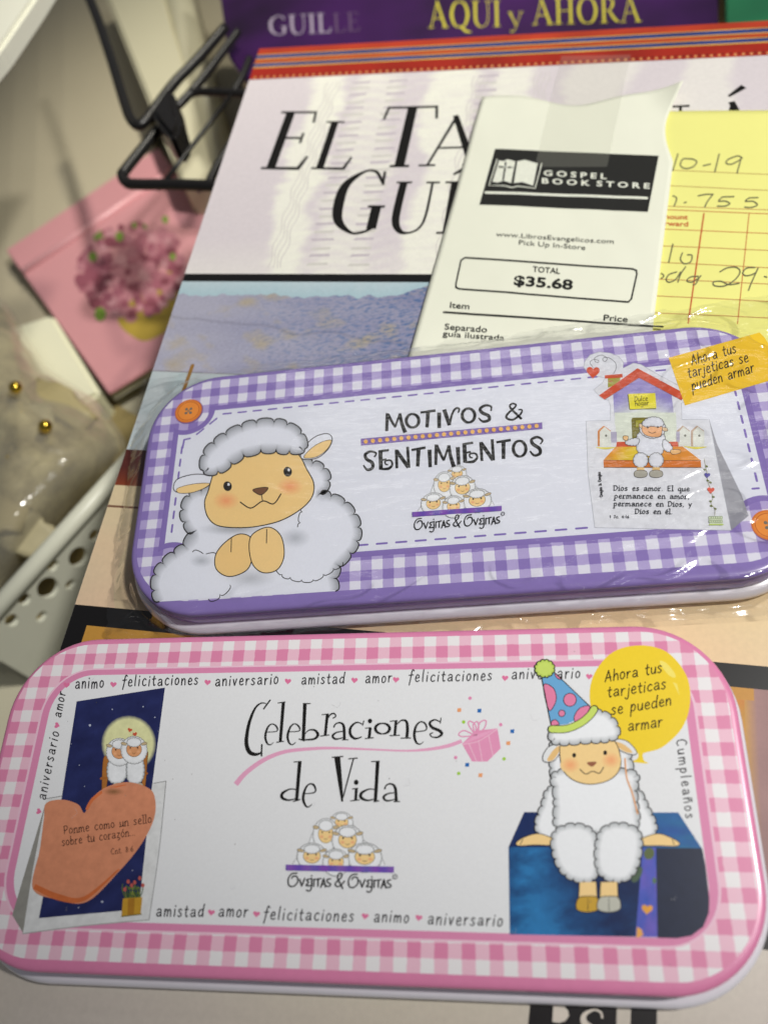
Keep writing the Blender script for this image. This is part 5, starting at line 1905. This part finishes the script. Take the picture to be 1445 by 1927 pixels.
# purple book and green book behind
PZ = -.052
pb = empty('purple_book', at(800, 60, PZ - .03), 0, 'dark purple book lettered AQUI y AHORA in yellow behind the large book', 'book')
m_pur = mat('purple_cover', (72, 22, 98), rough=0.4, spec=0.35, noise_scale=9, noise_amt=0.95, col2=(26, 8, 34), detail=3)
child(quadbox('cover', [(392, -160), (424, 60), (430, 105), (462, 150), (700, 190), (1352, 90), (1346, -200)], PZ, PZ - .003, m_pur, None, None, bev=.0008), pb)
child(quadbox('page_block', [(402, -150), (434, 60), (440, 105), (472, 145), (700, 180), (1342, 82), (1336, -190)], PZ - .003, PZ - .03, m_pages, None, None, bev=0), pb)
ink = Ink(PZ + .0001)
B = Brush(ink, lambda x, y: (at(x, y, PZ).x, at(x, y, PZ).y))
YL = (206, 196, 62)
rom(B, 'AQUI', (806, 53), (942, 50), 49, YL, gap=.1, bold=.95)
rom(B, 'y', (956, 49), (984, 48), 38, YL, bold=1.0)
rom(B, 'AHORA', (1001, 47), (1205, 41), 48, YL, gap=.08, bold=.95)
child(ink.build('cover_lettering', m_bookink, None), pb)
ink = Ink(PZ + .0001)
B = Brush(ink, B.mp)
rom(B, 'GUIL', (507, 67), (622, 61), 36, (158, 146, 164), gap=.1, bold=1.5)
rom(B, 'LE', (628, 61), (676, 58), 35, (92, 70, 100), gap=.12, bold=1.3)  # last letters dimmed in colour where glare washes the cover
child(ink.build('cover_lettering', m_bookink, None), pb)
m_gr = mat('green_cover', (38, 128, 82), rough=0.35, noise_scale=14, noise_amt=.8, col2=(24, 54, 44), detail=2)
gb = empty('green_book', at(1400, 30, PZ - .032), 0, 'green covered book just right of the purple book, mostly out of view', 'book')
child(quadbox('cover', [(1362, -160), (1366, 60), (1560, 60), (1560, -160)], PZ + .004, PZ, m_gr, None, None, bev=.0006), gb)
child(quadbox('page_block', [(1368, -150), (1370, 54), (1550, 54), (1550, -150)], PZ, PZ - .03, m_pages, None, None, bev=0), gb)
tag(quadbox('grey_box', [(560, -150), (560, 60), (1500, 50), (1500, -150)], PZ - .0305, DESK, mat('grey_card', (110, 104, 96), rough=.8), None, None), 'grey box that the purple and green books lie on', 'box')

# black wire rack
rk = empty('wire_rack', at(300, 250, DESK), 0, 'black wire rack with bent rods sticking out left of the large book', 'wire rack')
RZ = -.045
W3 = lambda pts, dz=0.0: [at(x, y, RZ + dz) for x, y in pts]
child(tube('bent_rod', W3([(128, -90), (152, -40), (180, 24), (208, 105), (234, 190), (246, 222), (260, 236), (276, 226), (292, 205), (330, 155), (372, 112), (424, 52)], .004), .0026, m_dark), rk)
child(tube('front_rail', W3([(312, 226), (270, 278), (238, 318), (231, 330), (240, 344), (262, 347), (330, 347), (392, 349), (520, 352)]), .0026, m_dark), rk)
child(tube('side_rail', W3([(392, 349), (402, 326), (416, 300), (440, 262)]), .0020, m_dark), rk)
child(tube('inner_rail', W3([(330, 202), (345, 190), (380, 150), (424, 92), (448, 60)]), .0022, m_dark), rk)
child(tube('cross_rail', W3([(330, 205), (350, 184), (366, 174), (400, 173), (460, 176), (560, 180)]), .0021, m_dark), rk)
child(tube('cross_rail', W3([(440, 172), (456, 145), (470, 110)]), .0018, m_dark), rk)
child(tube('thin_wire', W3([(310, 342), (350, 290), (395, 232), (436, 178)]), .0011, m_dark, smooth=False), rk)
for x, y in ((299, 358), (375, 362)):
    child(tube('foot_stub', [at(x, y - 10, RZ), at(x, y - 4, RZ - .006)], .0014, m_dark, smooth=False), rk)
child(tube('leg', [at(455, 350, RZ), Vector((at(455, 350, RZ).x, at(455, 350, RZ).y, DESK))], .0026, m_dark, smooth=False), rk)
child(tube('leg', [at(545, 180, RZ), Vector((at(545, 180, RZ).x, at(545, 180, RZ).y, DESK))], .0026, m_dark, smooth=False), rk)
child(quadbox('clip', [(312, 160), (324, 164), (333, 206), (342, 232), (322, 262), (308, 244), (292, 224), (282, 206), (296, 182)], RZ + .012, RZ - .006, m_dark, None, None, bev=.0025), rk)

# perforated basket, bag and what is in it
RM = -.105
R0, R1 = at(262, 846, RM), at(-60, 1206, RM)
ex = (R1 - R0)
LN_ = ex.length
ex.normalize()
ez = Vector((0, 0, -1))
en = ex.cross(ez)
m_wpl = mat('white_plastic', (226, 226, 206), rough=0.35, spec=0.4, noise_scale=20, noise_amt=.06)
bsk = empty('plastic_basket', R0, 0, 'white plastic basket with round holes in its side, lower left beyond the book', 'basket')
child(tube('rim', [R0 - ex * .03, R1], .0042, m_wpl, smooth=False, n=14), bsk)


def onwall(x, y):
    d = ray(x, y)
    t = (R0 - CAM).dot(en) / d.dot(en)
    p = CAM + d * t - R0
    return p.dot(ex), p.dot(ez)


cu = bpy.data.curves.new('wall', 'CURVE')
cu.dimensions = '2D'
cu.fill_mode = 'BOTH'
cu.extrude = .0012


def spl(pts):
    s = cu.splines.new('POLY')
    s.points.add(len(pts) - 1)
    for k, (x, y) in enumerate(pts):
        s.points[k].co = (x, y, 0, 1)
    s.use_cyclic_u = True


DP = RM - DESK
spl([(-.03, .001), (LN_, .001), (LN_, DP), (-.03, DP)])
hole = []
for x, y, r in ((145, 1046, 20), (88, 1104, 23), (176, 1006, 12), (98, 1063, 9), (130, 1098, 8), (45, 1126, 12), (76, 1158, 9), (196, 1000, 16), (205, 962, 11), (160, 1000, 7), (20, 1165, 14), (10, 1130, 8), (60, 1090, 6)):
    u, v = onwall(x, y)
    u2, v2 = onwall(x + r, y)
    u3, v3 = onwall(x, y + r)
    ru, rv = max(.003, min(.02, abs(u2 - u) * 1.5)), max(.003, min(.016, abs(v3 - v) * 1.25))
    if v - rv < .004 or v + rv > DP - .002: continue
    if any(math.hypot((u - a) / (ru + c), (v - bq) / (rv + dd)) < 1.05 for a, bq, c, dd in hole): continue
    hole.append((u, v, ru, rv))
    spl(list(reversed(ell(u, v, ru, rv, 20))))
co = bpy.data.objects.new('wall', cu)
COL.objects.link(co)
dg = bpy.context.evaluated_depsgraph_get()
dg.update()
me = bpy.data.meshes.new_from_object(co.evaluated_get(dg))
bpy.data.objects.remove(co)
me.materials.clear()
me.materials.append(m_wpl)
wall = bpy.data.objects.new('perforated_side', me)
COL.objects.link(wall)
MW = Matrix((ex, ez, en)).transposed().to_4x4()
wall.parent = bsk
wall.matrix_parent_inverse = Matrix.Identity(4)
wall.matrix_local = MW
# floor and far side of the basket
fl = R0 - ex * .03
din = -en if (-en).x < 0 else en
fp = [fl + ez * (DP - .004), fl + ez * (DP - .004) + din * .26, R1 + ez * (DP - .004) + din * .26, R1 + ez * (DP - .004)]
m_brown = mat('basket_floor', (168, 150, 98), rough=.8, noise_scale=20, noise_amt=.4)
o = obj('floor_panel', [*fp, *[p + Vector((0, 0, -.003)) for p in fp]], [(0, 1, 2, 3), (7, 6, 5, 4), (0, 4, 5, 1), (1, 5, 6, 2), (2, 6, 7, 3), (3, 7, 4, 0)], m_brown)
child(o, bsk)

m_chip = [mat('beige_piece', c, rough=.55, noise_scale=40, noise_amt=.35, bump=.4, bump_scale=80) for c in ((186, 174, 132), (176, 162, 116), (198, 188, 148), (168, 152, 106), (180, 170, 134))]
rr = random.Random(21)
chips = [(40, 740, 70, 34, .3), (110, 760, 80, 30, .6), (170, 810, 70, 28, .5), (30, 800, 70, 36, -.2), (110, 830, 90, 34, .15), (190, 870, 60, 22, .1), (60, 870, 90, 40, .2), (150, 890, 80, 34, -.1),
         (20, 930, 70, 36, .5), (80, 950, 80, 40, .3), (150, 930, 60, 26, -.3), (50, 1010, 76, 40, .45), (10, 1040, 60, 34, .2), (110, 1000, 60, 26, -.4), (30, 1090, 60, 30, -.5), (-10, 870, 60, 40, .1), (200, 835, 40, 20, .4), (-10, 980, 60, 40, 0)]
chips = [c_ for i_, c_ in enumerate(chips) if i_ in (0, 1, 3, 8, 11, 15, 17)]
for k_ in range(0):
    _y = rr.uniform(740, 1010)
    chips.append((rr.uniform(-10, 160 if _y < 880 else 90), _y, rr.uniform(36, 62), rr.uniform(16, 28), rr.uniform(-.9, 1.0)))
for i, (x, y, a, c, ro) in enumerate(chips):
    z = -.118 + rr.uniform(-.006, .012) + (.012 if i > 17 else 0)
    ce = at(x, y, z)
    k = .5 * (ce - CAM).length / F
    # a bent leaf-like slab
    V, Fs = [], []
    nU, nV = 10, 6
    tilt = rr.uniform(-.25, .25)
    bend = rr.uniform(.08, .35)
    for s in (0, 1):
        for jj in range(nV + 1):
            for ii in range(nU + 1):
                u, v = ii / nU * 2 - 1, jj / nV * 2 - 1
                w = (1 - .35 * abs(u)) * (1 + .3 * noise.noise(Vector((u * 3, i * 7.1, v))))
                X, Yy = u * a * k * 1.9, v * w * c * k * 2.0
                Zz = .010 * bend * (1 - u * u) * 2 + tilt * X * .3 + (-.003 if s else 0) + .003 * noise.noise(Vector((X * 60, Yy * 60, i)))
                cc, ss = math.cos(-ro), math.sin(-ro)
                V.append((ce.x + X * cc - Yy * ss, ce.y + X * ss + Yy * cc, ce.z + Zz))
    G = (nU + 1) * (nV + 1)
    for jj in range(nV):
        for ii in range(nU):
            q = jj * (nU + 1) + ii
            Fs.append((q, q + 1, q + nU + 2, q + nU + 1))
            Fs.append((G + q, G + q + nU + 1, G + q + nU + 2, G + q + 1))
    bd = [ii for ii in range(nU)] + [(jj + 1) * (nU + 1) - 1 for jj in range(nV)] + [G - 1 - ii for ii in range(nU)] + [G - 1 - (nU) - jj * (nU + 1) for jj in range(nV)]
    for t_ in range(len(bd)):
        p, q = bd[t_], bd[(t_ + 1) % len(bd)]
        Fs.append((p, G + p, G + q, q))
    o = obj('beige_piece', V, Fs, m_chip[i % 5], None, smooth=True)
    tag(o, 'curled beige piece inside the clear bag in the basket', 'craft piece', 'beige pieces in the clear bag')
m_gold = mat('gold', (214, 180, 70), rough=.18, metallic=1.0)
for i, (x, y, z, lb) in enumerate(((30, 729, -.0935, 'shiny gold bead at the top of the clear bag'), (86, 802, -.0935, 'orange gold bead in the middle of the clear bag'))):
    bm = bmesh.new()
    bmesh.ops.create_uvsphere(bm, u_segments=16, v_segments=10, radius=.0032)
    me = bpy.data.meshes.new('gold_bead')
    bm.to_mesh(me)
    bm.free()
    for p in me.polygons: p.use_smooth = True
    me.materials.append(m_gold)
    o = bpy.data.objects.new('gold_bead', me)
    COL.objects.link(o)
    o.location = at(x, y, z)
    tag(o, lb, 'bead')
# bag film over them
m_bag = m_film.copy()
m_bag.name = 'bag_film'
hz = m_bag.node_tree.nodes.new('ShaderNodeBsdfDiffuse')
hz.inputs[0].default_value = (.62, .58, .46, 1)
hm = m_bag.node_tree.nodes.new('ShaderNodeMixShader')
hm.inputs[0].default_value = .26
_o = m_bag.node_tree.nodes['Material Output']
_l = _o.inputs[0].links[0].from_socket
m_bag.node_tree.links.new(_l, hm.inputs[1])
m_bag.node_tree.links.new(hz.outputs[0], hm.inputs[2])
m_bag.node_tree.links.new(hm.outputs[0], _o.inputs[0])
for nd in m_bag.node_tree.nodes:
    if nd.type == 'BSDF_TRANSPARENT': nd.inputs[0].default_value = (.90, .89, .84, 1)
    if nd.type == 'MAPPING': nd.inputs['Scale'].default_value = (25, 60, 40)
    if nd.type == 'BUMP': nd.inputs['Strength'].default_value = .9; nd.inputs['Distance'].default_value = .003
    if nd.type == 'BSDF_GLOSSY': nd.inputs['Roughness'].default_value = .12
outl = catmull([(-90, 560), (0, 560), (55, 640), (90, 690), (170, 745), (225, 810), (238, 850), (215, 895), (150, 960), (60, 1060), (-10, 1130), (-120, 1100), (-160, 800)], True, 6)
cxm, cym = 40, 860
# soft mound of the small stuff the pieces lie in
V, Fs = [], []
NR = 30
V.append(at(cxm, cym, -.104))
for k in range(1, NR + 1):
    t = k / NR
    for j, (x, y) in enumerate(outl):
        p = at(cxm + (x - cxm) * t * .95, cym + (y - cym) * t * .95, -.104 - .044 * t ** 3)
        p.z += .008 * noise.noise(p * 40) + .006 * abs(noise.noise(p * 80))
        V.append(p)
m_ = len(outl)
for j in range(m_):
    Fs.append((0, 1 + j, 1 + (j + 1) % m_))
    for k in range(NR - 1):
        a = 1 + k * m_
        Fs.append((a + j, a + m_ + j, a + m_ + (j + 1) % m_, a + (j + 1) % m_))
m_fill = mat('bag_filling', (214, 202, 156), rough=.6, noise_scale=60, noise_amt=1.0, col2=(104, 88, 38), detail=5, bump=.6, bump_scale=60)
tag(obj('shredded_filling', V, Fs, m_fill, None, smooth=True), 'cream and olive shredded filling heaped in the clear bag', 'filling', kind='stuff')
V, Fs = [], []
NR = 14
V.append(at(cxm, cym, -.094))
for k in range(1, NR + 1):
    t = k / NR
    for j, (x, y) in enumerate(outl):
        px_, py_ = cxm + (x - cxm) * t, cym + (y - cym) * t
        z = -.094 - .038 * t ** 3
        p = at(px_, py_, z)
        p.z += .005 * noise.noise(p * 22) + .002 * noise.noise(p * 70)
        V.append(p)
m_ = len(outl)
for j in range(m_):
    Fs.append((0, 1 + j, 1 + (j + 1) % m_))
    for k in range(NR - 1):
        a = 1 + k * m_
        Fs.append((a + j, a + m_ + j, a + m_ + (j + 1) % m_, a + (j + 1) % m_))
tag(obj('clear_bag', V, Fs, m_bag, None, smooth=True), 'clear plastic bag of beige pieces lying in the white basket', 'plastic bag')
# pale block standing in for the brightly lit desk by the bag
tag(quadbox('bright_desk_block', [(-60, 640), (98, 590), (190, 740), (60, 800), (-60, 790)], -.140, DESK + .001, mat('bright_desk', (226, 224, 196), rough=.6), None, None), 'pale block added for the lit patch of desk between the pink notebook and the clear bag', 'block')
